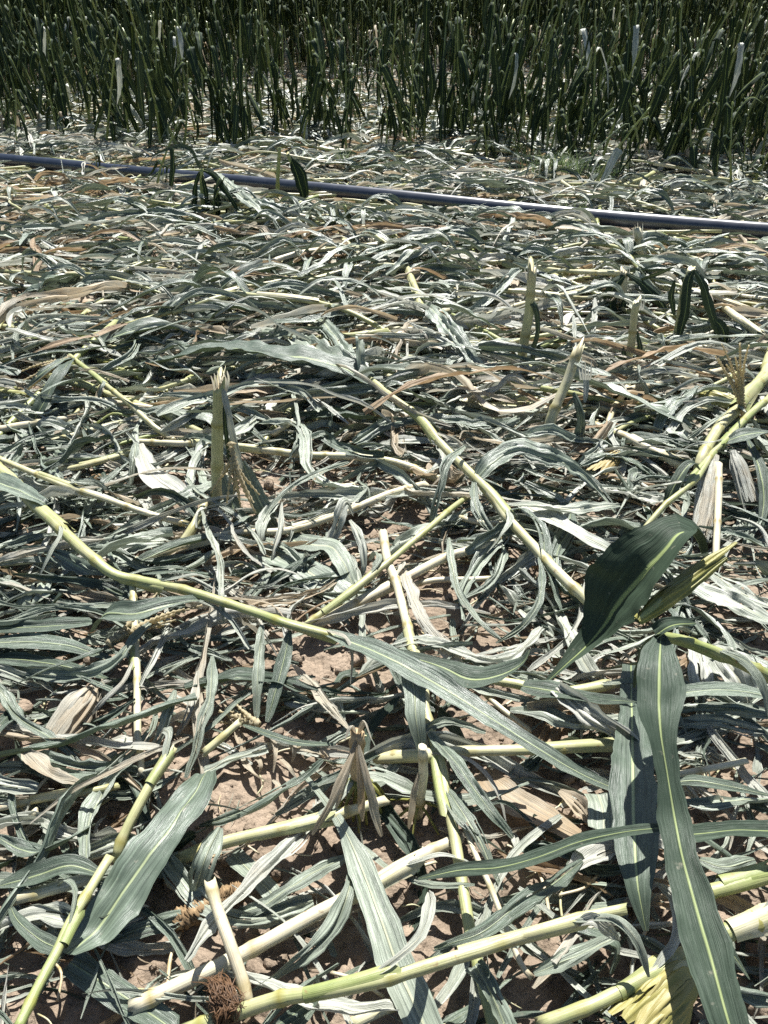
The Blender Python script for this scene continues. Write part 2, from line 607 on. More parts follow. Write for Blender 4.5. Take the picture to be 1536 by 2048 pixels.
LEAF, STALK, SOIL, PIPE = leaf_material(), stalk_material(), soil_material(), pipe_material()
COB = plain_material("weathered_cob", [(.3, (.10, .065, .035)), (.55, (.25, .17, .09)), (.75, (.44, .36, .24))], 60, .85)
SILK = plain_material("dried_silk", [(.3, (.035, .018, .008)), (.7, (.14, .075, .035))], 90, .6)
TASSEL = plain_material("dry_tassel", [(.3, (.44, .37, .22)), (.7, (.70, .62, .42))], 120, .7, glow=.5)
GRASS = plain_material("weed_grass", [(.3, (.07, .11, .04)), (.7, (.17, .23, .10))], 30, .5, glow=.4)
ROOT = plain_material("prop_root", [(.3, (.13, .15, .03)), (.7, (.32, .30, .10))], 60, .6)

# ------------------------------------------------------------------ ground
def build_soil():
    ny, nx = 640, 560
    yy = np.concatenate([np.linspace(-.6, .3, 40, endpoint=False), .3 * np.exp(np.linspace(0, math.log(400 / .3), ny - 40))])
    uu = np.linspace(-1, 1, nx)
    uu = .35 * uu + .65 * uu ** 3 + 0 * uu
    half = np.maximum(1.6, 1.5 + 1.0 * np.maximum(yy, 0) * 1.6)
    X = uu[None, :] * half[:, None] * 1.6
    Y = np.repeat(yy[:, None], nx, 1)
    Z = soil_h(X, Y)
    fade = np.clip(1 - (Y - 6) / 10, .0, 1)
    Z = Z * fade - .012 * (1 - fade)
    i = np.arange(ny - 1)[:, None] * nx + np.arange(nx - 1)[None, :]
    Q = np.stack([i, i + 1, i + nx + 1, i + nx], -1).reshape(-1, 4)
    o = obj("ground", MD().add(np.stack([X, Y, Z], -1).reshape(-1, 3), Q), SOIL)
    tag(o, kind="structure")


build_soil()
# ------------------------------------------------------------------ the plants one can tell apart in the photograph
# key: (label, width px at start, at end, [(px, py, height cm) ...], tone start, tone end, [(sheath from, to, tone)])
STALKS = {
 'A1': ('green stalk with an orange snapped end, carrying the widest grey leaf', 23, 20, [(30, 2062, 14), (78, 1973, 13), (122, 1898, 12), (156, 1830, 11), (221, 1717, 9)], .16, .36, [(.45, .62, .2)]),
 'A2': ('yellow green stalk rising from beside the orange snapped end towards the dry tassel', 24, 20, [(228, 1712, 3), (242, 1670, 5), (299, 1569, 8), (346, 1497, 8)], .35, .42, [(.62, .95, .36)]),
 'A3': ('short pale stalk lying under the green stalk with the orange snapped end', 27, 27, [(22, 1806, 5), (105, 1783, 6), (195, 1755, 6)], .55, .5, []),
 'A4': ('straight pale green stalk lying over cracked bare soil below the dry rooted stump', 29, 22, [(335, 1728, 3), (445, 1687, 5), (614, 1646, 6), (770, 1602, 5)], .40, .55, [(.42, .72, .5)]),
 'A5': ('whitish bare stalk piece crossing over a thicker bleached stalk', 24, 27, [(424, 1765, 12), (434, 1812, 11), (458, 1895, 10), (490, 2012, 6)], .66, .66, []),
 'A6': ('thickest bleached stalk, running from under the whitish piece towards the tan dry leaf', 34, 26, [(270, 2004, 4), (476, 1911, 5), (630, 1830, 5), (720, 1787, 5), (820, 1729, 5), (915, 1682, 4)], .68, .62, [(.62, .84, .64)]),
 'A7': ('green jointed stalk with a brown silk tuft at its root end', 33, 22, [(370, 2056, 6), (520, 2010, 9), (656, 1979, 12), (780, 1945, 13), (937, 1900, 14), (1112, 1854, 15), (1250, 1818, 15)], .32, .40, [(.28, .46, .3), (.62, .9, .46)]),
 'A8': ('thick green stalk beside the green husked ear', 32, 28, [(1085, 2052, 6), (1190, 2010, 8), (1292, 1955, 9), (1375, 1912, 9)], .28, .40, [(.5, .8, .33)]),
 'A9': ('stub of tan stalk showing under the green jointed stalk', 26, 24, [(700, 2046, 3), (780, 2008, 4), (850, 1985, 3)], .55, .5, []),
 'A10': ('bright green stalk end just right of the long hanging leaf', 32, 36, [(1392, 1780, 8), (1460, 1764, 9), (1550, 1740, 9)], .22, .28, [(.3, .9, .24)]),
 'A11': ('fat green stalk in a torn tan sheath beside the long hanging leaf', 38, 46, [(1436, 1872, 8), (1495, 1848, 9), (1560, 1822, 9)], .24, .38, [(.2, .8, .62)]),
 'A12': ('long upright-running stalk, cream then bright green, crossing under three others', 19, 27, [(768, 1068, 8), (778, 1119, 8), (796, 1166, 7), (820, 1280, 6), (838, 1340, 6), (854, 1390, 6), (877, 1560, 6), (906, 1682, 6), (945, 1862, 6), (990, 2056, 4)], .66, .24, [(.32, .42, .5), (.62, .72, .26)]),
 'A13': ('thin white stalk strip beside the bright green stalk', 12, 13, [(905, 1605, 5), (953, 1718, 7), (981, 1778, 7), (1036, 1916, 5), (1062, 1955, 4)], .68, .66, []),
 'A14': ('pale green level stalk with a rough torn edge, running to the hanging leaf', 22, 23, [(752, 1517, 4), (833, 1512, 6), (898, 1510, 6), (1085, 1497, 7), (1262, 1486, 5)], .50, .40, [(.0, .25, .5), (.6, .98, .46)]),
 'A15': ('bent green plant lying lengthwise, ending in a very long narrow leaf', 26, 17, [(-10, 925, 14), (26, 965, 15), (104, 1038, 15), (182, 1109, 14), (229, 1150, 12), (286, 1166, 11), (391, 1192, 12), (526, 1231, 12), (578, 1247, 12), (705, 1284, 11)], .36, .24, [(.28, .36, .4), (.55, .64, .36), (.86, .97, .24)]),
 'A16': ('thin pale stalk running down to a point beside the white crumpled leaf', 12, 15, [(-10, 915, 12), (104, 958, 12), (208, 997, 11), (302, 1028, 8), (372, 1048, 5)], .42, .60, [(.3, .5, .5)]),
 'A17': ('fallen green plant with a whole fan of leaves at its top, pointing towards the camera', 14, 27, [(690, 726, 15), (745, 762, 14), (807, 812, 13), (843, 841, 12), (890, 900, 11), (942, 950, 11), (981, 986, 11), (1015, 1028, 10), (1080, 1109, 9), (1160, 1186, 8), (1215, 1244, 6)], .34, .50, [(.28, .42, .34), (.62, .72, .4)]),
 'A18': ('level cream stalk behind the tall splintered stump', 14, 19, [(272, 884, 5), (400, 886, 6), (497, 896, 6), (625, 911, 6), (780, 925, 6), (856, 952, 4), (884, 962, 3)], .55, .50, [(.2, .42, .55)]),
 'A19': ('slim green stalk leaning across a tan one above the bare soil', 15, 13, [(606, 1254, 5), (698, 1187, 8), (771, 1127, 9), (830, 1077, 9), (869, 1046, 9), (940, 990, 7)], .38, .28, [(.1, .35, .36)]),
 'A20': ('straight tan stalk lying beside bare soil beneath the slim green one', 22, 20, [(620, 1260, 3), (718, 1204, 4), (820, 1153, 5), (890, 1119, 5), (955, 1096, 5), (1014, 1063, 4)], .66, .60, [(.1, .4, .66)]),
 'A21': ('tan stalk with a green joint, lying below the splintered stump', 17, 17, [(268, 1124, 3), (380, 1090, 4), (470, 1068, 5), (573, 1059, 5), (674, 1027, 6), (780, 987, 6), (846, 968, 4)], .58, .60, [(.0, .3, .68), (.5, .72, .66)]),
 'A22': ('short yellow green stalk at the foot of the splintered stump', 20, 17, [(350, 1094, 3), (380, 1057, 6), (412, 1008, 8)], .42, .46, []),
 'A23': ('green stalk hanging down from the bend of the long-leaved plant', 16, 17, [(262, 1160, 10), (266, 1240, 8), (272, 1374, 6), (279, 1465, 5), (285, 1550, 3)], .48, .58, [(.35, .52, .3)]),
 'A24': ('green stalk holding up the big hanging leaf and the dark cupped leaf', 17, 34, [(1318, 1272, 31), (1370, 1283, 29), (1448, 1314, 25), (1540, 1356, 20), (1620, 1395, 14)], .16, .24, [(.0, .4, .16)]),
 'A25': ('jointed green stalk slanting past the bright green ear', 23, 24, [(1550, 700, 13), (1527, 752, 13), (1501, 783, 13), (1456, 836, 12), (1407, 901, 11), (1394, 935, 8)], .36, .40, [(.3, .6, .38)]),
 'A26': ('slim green stalk wrapped in a leaf, slanting down to the dark cupped leaf', 15, 12, [(1560, 770, 16), (1536, 794, 16), (1461, 869, 15), (1396, 942, 14), (1357, 984, 13), (1318, 1020, 11), (1256, 1086, 6)], .26, .34, [(.2, .5, .24), (.55, .75, .3)]),
 'A27': ('pale stalk hanging beside the frayed straw husk', 16, 14, [(1437, 930, 14), (1438, 1000, 10), (1433, 1124, 4)], .62, .66, []),
 'A28': ('cream stalk split along its top edge, among white leaf scraps', 16, 21, [(1180, 846, 5), (1246, 868, 7), (1292, 892, 7), (1362, 928, 5)], .58, .66, [(.5, .95, .68)]),
 'A29': ('long level pale green stalk in front of the tall clean stump', 14, 12, [(752, 744, 5), (807, 762, 6), (885, 773, 6), (981, 786, 6), (1088, 804, 6), (1211, 820, 6), (1296, 834, 4)], .46, .50, [(.1, .3, .5), (.5, .66, .48)]),
 'A30': ('tan stalk crossing under the leafy fallen plant near the leaning stub', 17, 13, [(752, 876, 3), (848, 838, 5), (906, 817, 6), (942, 799, 6), (985, 790, 5)], .62, .56, [(.3, .6, .64)]),
 'A31': ('long green stalk entering level beneath dark arched leaves', 11, 12, [(-20, 699, 6), (104, 687, 8), (208, 677, 9), (262, 668, 8)], .36, .26, []),
 'A32': ('slender green top of a plant ending in a tassel and a drooping leaf', 10, 13, [(140, 713, 15), (188, 750, 13), (224, 781, 12), (260, 812, 11), (307, 851, 8), (352, 884, 4)], .26, .50, [(.1, .4, .3)]),
 'A33': ('tan stalk lying level below the drooping tasselled top', 17, 14, [(-15, 862, 4), (60, 849, 5), (160, 834, 5)], .66, .62, []),
 'A34': ('olive stalk lying level just under the tasselled top', 14, 15, [(105, 884, 4), (198, 859, 5), (286, 838, 5)], .50, .58, [(.4, .8, .5)]),
 'A35': ('thin yellow green stalk leading up to the splintered stump top', 9, 10, [(290, 788, 6), (345, 770, 8), (400, 752, 9), (480, 733, 9)], .40, .34, []),
 'A36': ('tan stalk reaching the splintered stump from the tasselled top', 13, 11, [(320, 827, 4), (400, 812, 6), (428, 800, 6)], .56, .5, []),
 'A37': ('green stalk showing in two lengths between leaves near the splintered stump', 16, 14, [(524, 894, 3), (549, 856, 5), (601, 804, 6), (640, 772, 6), (676, 747, 5)], .32, .36, [(.35, .6, .34)]),
 'A38': ('short pale green stalk standing askew behind the splintered stump', 12, 11, [(482, 794, 3), (492, 770, 8), (508, 742, 12)], .44, .48, []),
 'A39': ('level yellow green stalk lying beside a stub far from the pipe', 9, 10, [(604, 584, 6), (692, 591, 7), (785, 598, 6), (840, 601, 5)], .38, .40, []),
 'A40': ('pale plant lying towards the camera with one broad drooping leaf', 8, 15, [(766, 418, 14), (786, 465, 13), (812, 530, 12), (833, 585, 12), (845, 628, 12)], .34, .44, [(.5, .95, .5)]),
 'A41': ('pale level stalk from the tall clean stump to the orange broken one', 9, 10, [(1068, 536, 8), (1160, 545, 12), (1246, 546, 16)], .50, .48, []),
 'A42': ('whitish stalk with a torn leaf base close to the right-hand edge', 10, 16, [(1404, 574, 10), (1448, 614, 11), (1501, 653, 11), (1530, 676, 9)], .62, .60, [(.5, .95, .62)]),
 'A43': ('cream stalk bursting into a pinkish dry husk', 15, 14, [(-10, 1617, 3), (91, 1593, 4), (167, 1580, 5), (234, 1570, 5)], .60, .40, [(.3, .7, .6)]),
 'A44': ('short cut stalk end poking out beneath a long straw strip', 16, 17, [(36, 1650, 2), (70, 1622, 4)], .60, .62, []),
 'A45': ('short yellow green stalk at the end of the dry tassel', 18, 16, [(408, 1504, 4), (440, 1478, 5), (478, 1446, 6)], .42, .46, []),
 'A46': ('pale green stalk with a shredded sheath under the dark leaf right of the bare soil', 17, 19, [(935, 1354, 4), (1036, 1368, 6), (1100, 1384, 6), (1170, 1378, 7), (1242, 1364, 7)], .34, .44, [(.2, .5, .44), (.6, .9, .4)]),
 'A47': ('flat cream stalk strip below the shredded sheath', 13, 11, [(955, 1376, 2), (1000, 1415, 3), (1060, 1460, 2)], .60, .62, []),
 'A48': ('pale bare stalk behind the long hanging leaf', 15, 14, [(1330, 1556, 5), (1400, 1542, 6), (1490, 1522, 5)], .62, .60, []),
 'A49': ('pale stalk passing under the twisted ribbon leaf', 13, 12, [(822, 1174, 2), (880, 1160, 3), (984, 1156, 3)], .62, .58, []),
 'A50': ('pale stalk lying beyond the white crumpled leaf', 15, 14, [(626, 990, 4), (668, 978, 5), (708, 972, 4)], .62, .6, []),
 'A51': ('green stub leaning by a thin sheath at the frayed husk', 9, 10, [(1396, 786, 10), (1448, 760, 12), (1479, 742, 12)], .30, .34, []),
 'A52': ('olive stalk beside the white crumpled leaf', 14, 12, [(60, 948, 4), (120, 938, 5), (190, 924, 6), (262, 905, 6)], .48, .40, [(.5, .9, .4)]),
 'A53': ('short tan stalk at the foot of bleached scraps near bare soil', 12, 12, [(912, 1032, 4), (960, 1046, 5), (1000, 1050, 4)], .6, .64, []),
}

# (label, parent stalk or None, width px, tone, [(px, py, height cm)], options)
D = dict
LEAVES = [
 ('', 'A1', 90, .33, [(133, 1908, 10), (182, 1872, 7), (232, 1806, 8), (275, 1745, 9), (330, 1668, 10), (392, 1580, 8), (412, 1545, 6)], D(prof=[.45, .9, 1, 1, .95, .75, .45], pleat=.05, fold=.14, wave=.10, twist=8, roll=6, edge=.25, crumple=.08, seed=3)),
 ('', 'A1', 46, .32, [(118, 1898, 9), (78, 1878, 7), (36, 1842, 7), (18, 1806, 5)], D(prof='tip', seed=4, pleat=.07)),
 ('wide flat grey green leaf slanting down below the widest grey leaf', None, 62, .37, [(140, 1925, 4), (225, 1978, 4), (292, 2022, 4), (350, 2062, 3)], D(prof='strip', pleat=.05, fold=.1, seed=5)),
 ('folded green leaf lying level above the short pale stalk', None, 40, .30, [(0, 1772, 5), (78, 1750, 7), (140, 1732, 9), (200, 1748, 8)], D(prof='both', fold=.5, seed=6)),
 ('grey leaf bent to a corner near a straw strip', None, 34, .38, [(-10, 1672, 5), (62, 1706, 5), (120, 1690, 6), (190, 1648, 5)], D(prof='both', seed=7, fold=.35)),
 ('grey leaf lying level with a dark midrib beside the brown eaten cobs', None, 36, .42, [(215, 1884, 3), (270, 1860, 4), (338, 1842, 4), (412, 1818, 3)], D(prof='both', seed=8)),
 ('small grey leaf hanging over the straight pale green stalk', None, 42, .48, [(440, 1655, 9), (412, 1712, 10), (396, 1760, 7), (388, 1795, 3)], D(prof='both', seed=9, pleat=.08)),
 ('flat grey leaf with a square torn end on bare soil', None, 38, .50, [(462, 1705, 2), (520, 1762, 3), (566, 1812, 3)], D(prof='strip', seed=10, pleat=.03, fold=.12)),
 ('pleated grey leaf folded over the square torn one', None, 34, .50, [(695, 1712, 3), (640, 1740, 5), (588, 1772, 6), (526, 1810, 5), (452, 1838, 3)], D(prof='both', seed=11, pleat=.16)),
 ('twisted grey leaf coming down beside the thickest bleached stalk', None, 44, .50, [(708, 1734, 5), (696, 1790, 7), (672, 1846, 6), (632, 1893, 5), (562, 1947, 4), (500, 1984, 3)], D(prof='both', seed=12, pleat=.14, twist=70)),
 ('broad pale leaf with a white midrib that starts as a thin strip', None, 74, .54, [(603, 1543, 5), (656, 1608, 6), (690, 1662, 7), (722, 1734, 7), (762, 1840, 7), (796, 1934, 6), (830, 2012, 5), (856, 2070, 4)], D(prof=[.13, .17, .3, .75, .9, 1, 1], pleat=.04, fold=.10, wave=.05, seed=13, rib=1.5)),
 ('dark green leaf lying level across the bright green stalk', None, 36, .21, [(836, 1758, 9), (916, 1741, 13), (994, 1736, 15), (1072, 1716, 17), (1160, 1684, 18), (1250, 1664, 18), (1320, 1656, 17)], D(prof=[.15, .8, 1, .9, .8, .7, .6], pleat=.07, fold=.2, seed=14)),
 ('dark leaf crossing level behind the long hanging leaf to the edge', None, 36, .21, [(1335, 1672, 13), (1400, 1668, 14), (1470, 1660, 15), (1550, 1662, 15)], D(prof='strip', pleat=.05, fold=.3, seed=15)),
 ('dark grey leaf lying over the green jointed stalk', None, 42, .36, [(868, 1898, 9), (910, 1884, 12), (968, 1862, 14), (1046, 1802, 14), (1098, 1774, 12), (1165, 1722, 9)], D(prof='both', pleat=.08, seed=16)),
 ('', 'A24', 86, .22, [(1322, 1268, 32), (1319, 1330, 32), (1318, 1400, 30), (1322, 1470, 28), (1334, 1545, 25), (1350, 1640, 22), (1366, 1720, 21), (1392, 1815, 20), (1424, 1925, 19), (1450, 2020, 18), (1466, 2075, 17)], D(n=60, m=14, prof=[.16, .70, .98, .92, .60, .48, .70, .66, .88, 1.05, .95, .8], pleat=.025, fold=.20, wave=.05, twist=-16, seed=17, rib=1.2)),
 ('broad leaf with a yellow midrib, half hidden behind the long hanging leaf', None, 104, .28, [(1262, 1330, 6), (1264, 1440, 9), (1266, 1560, 11), (1268, 1660, 12), (1274, 1760, 12), (1284, 1820, 10), (1292, 1862, 8)], D(n=44, m=12, prof=[.35, .42, .5, .75, 1, .9, .62, .1], pleat=.03, fold=.16, seed=18, rib=1.5)),
 ('', 'A24', 118, .16, [(1085, 1372, 5), (1120, 1340, 7), (1190, 1275, 11), (1240, 1204, 19), (1292, 1142, 27), (1330, 1098, 32), (1364, 1066, 34), (1392, 1080, 33), (1404, 1108, 31)], D(n=44, m=14, prof=[.04, .16, .34, .62, .95, 1.05, .92, .7, .25], pleat=.03, fold=.6, wave=.05, seed=19, roll=14, rib=1)),
 ('', 'A24', 38, .17, [(1312, 1270, 32), (1345, 1252, 34), (1392, 1246, 32)], D(prof='tip', seed=20, fold=.4)),
 ('', 'A24', 34, .18, [(1322, 1268, 33), (1300, 1280, 30), (1280, 1330, 20), (1270, 1375, 14)], D(prof='both', seed=120, fold=.3)),
 ('grey green leaf lying level to the edge beside the big hanging leaf', None, 32, .40, [(1300, 1392, 8), (1365, 1385, 10), (1448, 1380, 11), (1560, 1396, 10)], D(prof='both', seed=21, fold=.2, pleat=.05)),
 ('dark leaf lying level over the pale green stalk with shredded sheath', None, 34, .26, [(1045, 1372, 7), (1105, 1382, 9), (1180, 1396, 10), (1275, 1404, 9)], D(prof='blade', seed=22, fold=.2)),
 ('pleated grey leaf lying level, upper one of two by the big hanging leaf', None, 34, .48, [(1340, 1420, 5), (1420, 1416, 7), (1500, 1424, 7), (1560, 1440, 6)], D(prof='both', seed=23, pleat=.16)),
 ('pleated silvery leaf lying level, lower one of two by the big hanging leaf', None, 30, .58, [(1350, 1448, 4), (1430, 1444, 5), (1500, 1458, 5), (1560, 1468, 5)], D(prof='both', seed=24, pleat=.18)),
 ('ruffled silvery leaf running level under the big hanging leaf', None, 36, .56, [(1020, 1420, 4), (1090, 1428, 5), (1160, 1446, 6), (1280, 1436, 5)], D(prof='both', seed=25, pleat=.18, ruff=8)),
 ('slim leaf with a pale midrib below the pale bare stalk', None, 24, .32, [(1338, 1566, 6), (1396, 1562, 8), (1474, 1576, 9), (1560, 1596, 8)], D(prof='blade', seed=26)),
 ('wrinkled grey leaf lying level under the slim leaf with pale midrib', None, 34, .48, [(1356, 1602, 4), (1420, 1610, 5), (1490, 1602, 5), (1560, 1600, 5)], D(prof='both', seed=27, pleat=.16)),
 ('big tan dry leaf with an orange midrib on bare soil', None, 54, .88, [(962, 1545, 2), (1008, 1588, 3), (1060, 1620, 3), (1100, 1644, 3), (1160, 1674, 2)], D(prof=[.5, 1, 1, .9, .5], seed=28, pleat=.03, fold=.2, rib=1.3)),
 ('smaller tan dry leaf pointing away from the big tan one', None, 34, .86, [(1118, 1582, 2), (1150, 1606, 3), (1188, 1652, 2)], D(prof='both', seed=29, pleat=.06)),
 ('glossy blue grey leaf hanging over the level torn-edged stalk', None, 42, .46, [(800, 1296, 11), (816, 1334, 13), (828, 1380, 14), (832, 1436, 13), (842, 1500, 8)], D(prof=[.4, .85, 1, .95, .4], seed=30, pleat=.03, fold=.12)),
 ('long grey leaf slanting from the cut stump across to the tan dry leaf', None, 30, .42, [(858, 1466, 8), (906, 1520, 10), (942, 1570, 10), (981, 1622, 9), (1026, 1676, 6)], D(prof='both', seed=31, pleat=.06)),
 ('second grey leaf slanting beside the thin white stalk strip', None, 26, .46, [(880, 1560, 6), (922, 1620, 8), (958, 1676, 8), (985, 1740, 6), (1005, 1780, 4)], D(prof='both', seed=32, pleat=.1)),
 ('pinkish white leaf along the edge of the largest soil patch', None, 30, .74, [(806, 1140, 6), (814, 1165, 7), (828, 1204, 8), (846, 1238, 8), (866, 1264, 7), (888, 1290, 6), (920, 1338, 4)], D(prof='strip', seed=33, pleat=.06, fold=.1)),
 ('grey ribbon leaf coming down over bare soil to a low curl', None, 20, .50, [(898, 1075, 9), (903, 1120, 9), (914, 1180, 8), (937, 1216, 6), (963, 1248, 5), (1004, 1282, 3)], D(prof='both', seed=34, pleat=.14)),
 ('grey ribbon leaf curving up from the low curl', None, 18, .44, [(992, 1286, 3), (1030, 1264, 4), (1056, 1240, 6), (1078, 1202, 8), (1084, 1150, 9), (1078, 1110, 9)], D(prof='both', seed=35, pleat=.10)),
 ('twisted grey leaf hanging off the top of the leafy fallen plant', None, 24, .44, [(930, 892, 16), (893, 924, 16), (882, 963, 13), (872, 1002, 9), (858, 1054, 3)], D(prof='both', seed=36, pleat=.10, twist=60)),
 ('long grey leaf arching over to a point beside the leafy fallen plant', None, 24, .46, [(958, 955, 12), (1002, 912, 16), (1041, 900, 17), (1085, 912, 16), (1151, 938, 12), (1201, 986, 7), (1240, 1040, 3)], D(prof='blade', seed=37, pleat=.09, fold=.25)),
 ('', 'A15', 44, .36, [(650, 1266, 12), (700, 1284, 13), (780, 1318, 15), (880, 1372, 16), (980, 1436, 16), (1080, 1500, 15), (1170, 1552, 13), (1300, 1606, 9)], D(n=50, prof=[.4, .9, 1, .9, .75, .6, .45, .1], seed=38, pleat=.05, fold=.3, rib=1.3)),
 ('', 'A15', 46, .24, [(770, 1298, 13), (826, 1316, 13), (884, 1334, 13), (942, 1358, 12), (1000, 1350, 14), (1044, 1326, 17), (1060, 1300, 19)], D(prof=[.2, .35, .5, .9, 1, .8, .2], seed=39, fold=.3, pleat=.04)),
 ('', 'A15', 34, .30, [(405, 1198, 12), (340, 1208, 14), (270, 1228, 14), (215, 1230, 12), (188, 1262, 7)], D(prof=[.5, .7, .9, 1, .4], seed=40, fold=.35)),
 ('', 'A15', 30, .38, [(228, 1150, 12), (170, 1140, 10), (110, 1108, 9), (40, 1100, 7), (-10, 1092, 5)], D(prof='blade', seed=41)),
 ('', 'A15', 36, .40, [(-15, 962, 16), (30, 978, 17), (80, 1002, 17), (92, 1010, 16)], D(prof=[1, 1, .8, .3], seed=42, pleat=.04, fold=.25)),
 ('', 'A17', 32, .27, [(742, 762, 14), (690, 738, 17), (622, 718, 19), (536, 706, 19), (458, 696, 18), (390, 704, 16), (330, 722, 12), (262, 733, 7), (236, 748, 4)], D(n=50, prof='blade', seed=43, fold=.3, pleat=.06)),
 ('', 'A17', 38, .54, [(728, 748, 15), (680, 722, 16), (640, 700, 16), (588, 676, 14), (540, 668, 10), (505, 662, 7)], D(prof='blade', seed=44, pleat=.10)),
 ('', 'A17', 30, .46, [(716, 734, 15), (690, 700, 16), (662, 664, 15), (636, 634, 12), (618, 622, 8)], D(prof='blade', seed=45, pleat=.09)),
 ('', 'A17', 28, .50, [(726, 744, 15), (722, 715, 20), (717, 676, 25)], D(prof='strip', seed=46, pleat=.08)),
 ('', 'A17', 26, .40, [(1010, 1022, 11), (1050, 1020, 13), (1082, 1060, 12), (1092, 1120, 9), (1110, 1180, 6), (1128, 1236, 3)], D(prof='both', seed=47, pleat=.12)),
 ('', 'A17', 22, .44, [(948, 955, 11), (950, 1005, 11), (968, 1042, 9), (1000, 1080, 6)], D(prof='both', seed=48, pleat=.12)),
 ('silvery leaf spread flat beyond the dark cupped leaf', None, 38, .64, [(1050, 1010, 6), (1110, 1042, 8), (1160, 1070, 8), (1205, 1092, 7), (1270, 1130, 4)], D(prof='blade', seed=49, pleat=.05)),
 ('pale narrow leaf lying level above the silvery spread one', None, 20, .60, [(1010, 1008, 7), (1080, 1014, 9), (1140, 1018, 9), (1240, 1010, 6)], D(prof='both', seed=50, pleat=.1)),
 ('long silvery leaf slanting from the green ear shoot to the edge', None, 40, .62, [(1345, 1150, 4), (1400, 1178, 6), (1460, 1206, 7), (1560, 1252, 6)], D(prof='both', seed=51, pleat=.06)),
 ('silvery leaf parallel to the long slanting one but shorter', None, 26, .60, [(1400, 1128, 5), (1448, 1166, 6), (1500, 1192, 6), (1560, 1222, 5)], D(prof='both', seed=52, pleat=.08)),
 ('broad silvery leaf hanging folded behind the thick leaf-bearing stalk', None, 52, .66, [(1388, 1280, 6), (1398, 1315, 8), (1404, 1360, 7), (1410, 1400, 4)], D(prof='strip', seed=53, pleat=.10)),
 ('second broad silvery leaf hanging nearer the edge', None, 60, .66, [(1430, 1290, 7), (1452, 1320, 8), (1478, 1360, 7), (1496, 1402, 4)], D(prof='both', seed=54, pleat=.08)),
 ('dark green leaf lying level at the left edge, uppermost of three', None, 22, .28, [(-20, 1256, 8), (60, 1255, 9), (130, 1250, 9), (184, 1246, 8)], D(prof='strip', seed=55, fold=.3)),
 ('pale green leaf lying level at the left edge, middle of three', None, 30, .40, [(-20, 1286, 7), (60, 1284, 8), (130, 1290, 8), (180, 1304, 7), (240, 1324, 5)], D(prof='blade', seed=56, fold=.15, pleat=.05)),
 ('dark green leaf lying level at the left edge, lowest of three', None, 30, .28, [(-20, 1316, 5), (60, 1322, 6), (140, 1336, 6), (232, 1362, 5)], D(prof='blade', seed=57)),
 ('S-shaped grey leaf swinging down from the hanging green stalk', None, 24, .46, [(300, 1246, 10), (268, 1276, 10), (242, 1311, 9), (206, 1338, 8), (156, 1351, 7), (78, 1346, 6), (28, 1338, 4)], D(prof='both', seed=58, fold=.3, pleat=.08)),
 ('slim grey leaf slanting down beside the tan husked ear', None, 22, .46, [(-10, 1378, 6), (36, 1434, 7), (104, 1478, 7), (172, 1536, 4)], D(prof='both', seed=59, pleat=.1)),
 ('thin leaf tip laid across the dark leaves above the tan husked ear', None, 12, .40, [(152, 1350, 8), (205, 1372, 8), (256, 1396, 6)], D(prof='both', seed=60)),
 ('long straw strip slanting over the cream stalk with pinkish husk', None, 11, .78, [(60, 1648, 6), (146, 1582, 9), (208, 1549, 10), (286, 1512, 10), (378, 1474, 8)], D(prof='both', seed=61, fold=.3)),
 ('pinkish dry husk leaf opening at the end of a cream stalk', None, 44, .79, [(48, 1500, 6), (78, 1530, 8), (110, 1552, 8), (160, 1566, 6)], D(prof='both', seed=62, fold=.3, pleat=.06)),
 ('light blue grey leaf standing beside the hanging green stalk', None, 24, .54, [(350, 1380, 8), (338, 1424, 8), (326, 1460, 6), (300, 1504, 3)], D(prof='both', seed=63)),
 ('grey leaf hanging straight down before the short yellow green stalk', None, 26, .48, [(424, 1312, 8), (420, 1395, 8), (403, 1447, 7), (390, 1504, 5), (372, 1556, 3)], D(prof='both', seed=64, pleat=.12)),
 ('brownish wrinkled leaf hanging next to the straight grey one', None, 22, .74, [(396, 1342, 7), (390, 1390, 7), (378, 1430, 6), (352, 1474, 3)], D(prof='both', seed=65, pleat=.18)),
 ('grey leaf hanging from the long-leaved plant, left of a green one', None, 28, .50, [(524, 1250, 11), (518, 1310, 9), (514, 1370, 7), (512, 1440, 3)], D(prof='both', seed=66, pleat=.14)),
 ('green leaf hanging from the long-leaved plant beside bare soil', None, 28, .34, [(580, 1262, 11), (570, 1310, 9), (557, 1361, 7), (534, 1444, 3)], D(prof='both', seed=67, pleat=.08)),
 ('pinkish dry leaf slanting from the bare soil to the rooted stump', None, 24, .77, [(586, 1330, 3), (627, 1374, 6), (656, 1411, 9), (696, 1456, 14)], D(prof='both', seed=68, pleat=.1)),
 ('pale striped leaf lying level under the pinkish slanting one', None, 26, .60, [(572, 1402, 3), (640, 1416, 4), (700, 1424, 4), (752, 1428, 3)], D(prof='strip', seed=69, pleat=.12)),
 ('narrow pale leaf joining the pinkish one at an angle', None, 20, .62, [(662, 1384, 4), (676, 1408, 5), (690, 1440, 4)], D(prof='both', seed=70)),
 ('narrow green leaf lying from the dry tassel to the rooted stump', None, 14, .34, [(486, 1450, 5), (549, 1473, 5), (601, 1486, 5), (672, 1489, 5)], D(prof='both', seed=71)),
 ('short pale leaf on soil below the dry tassel', None, 24, .60, [(408, 1544, 2), (471, 1517, 3), (542, 1494, 3)], D(prof='strip', seed=72)),
 ('dark withered leaf slanting up over soil clods to the rooted stump', None, 26, .44, [(398, 1652, 2), (458, 1635, 4), (536, 1597, 6), (604, 1556, 7), (646, 1520, 9)], D(prof='both', seed=73, pleat=.2)),
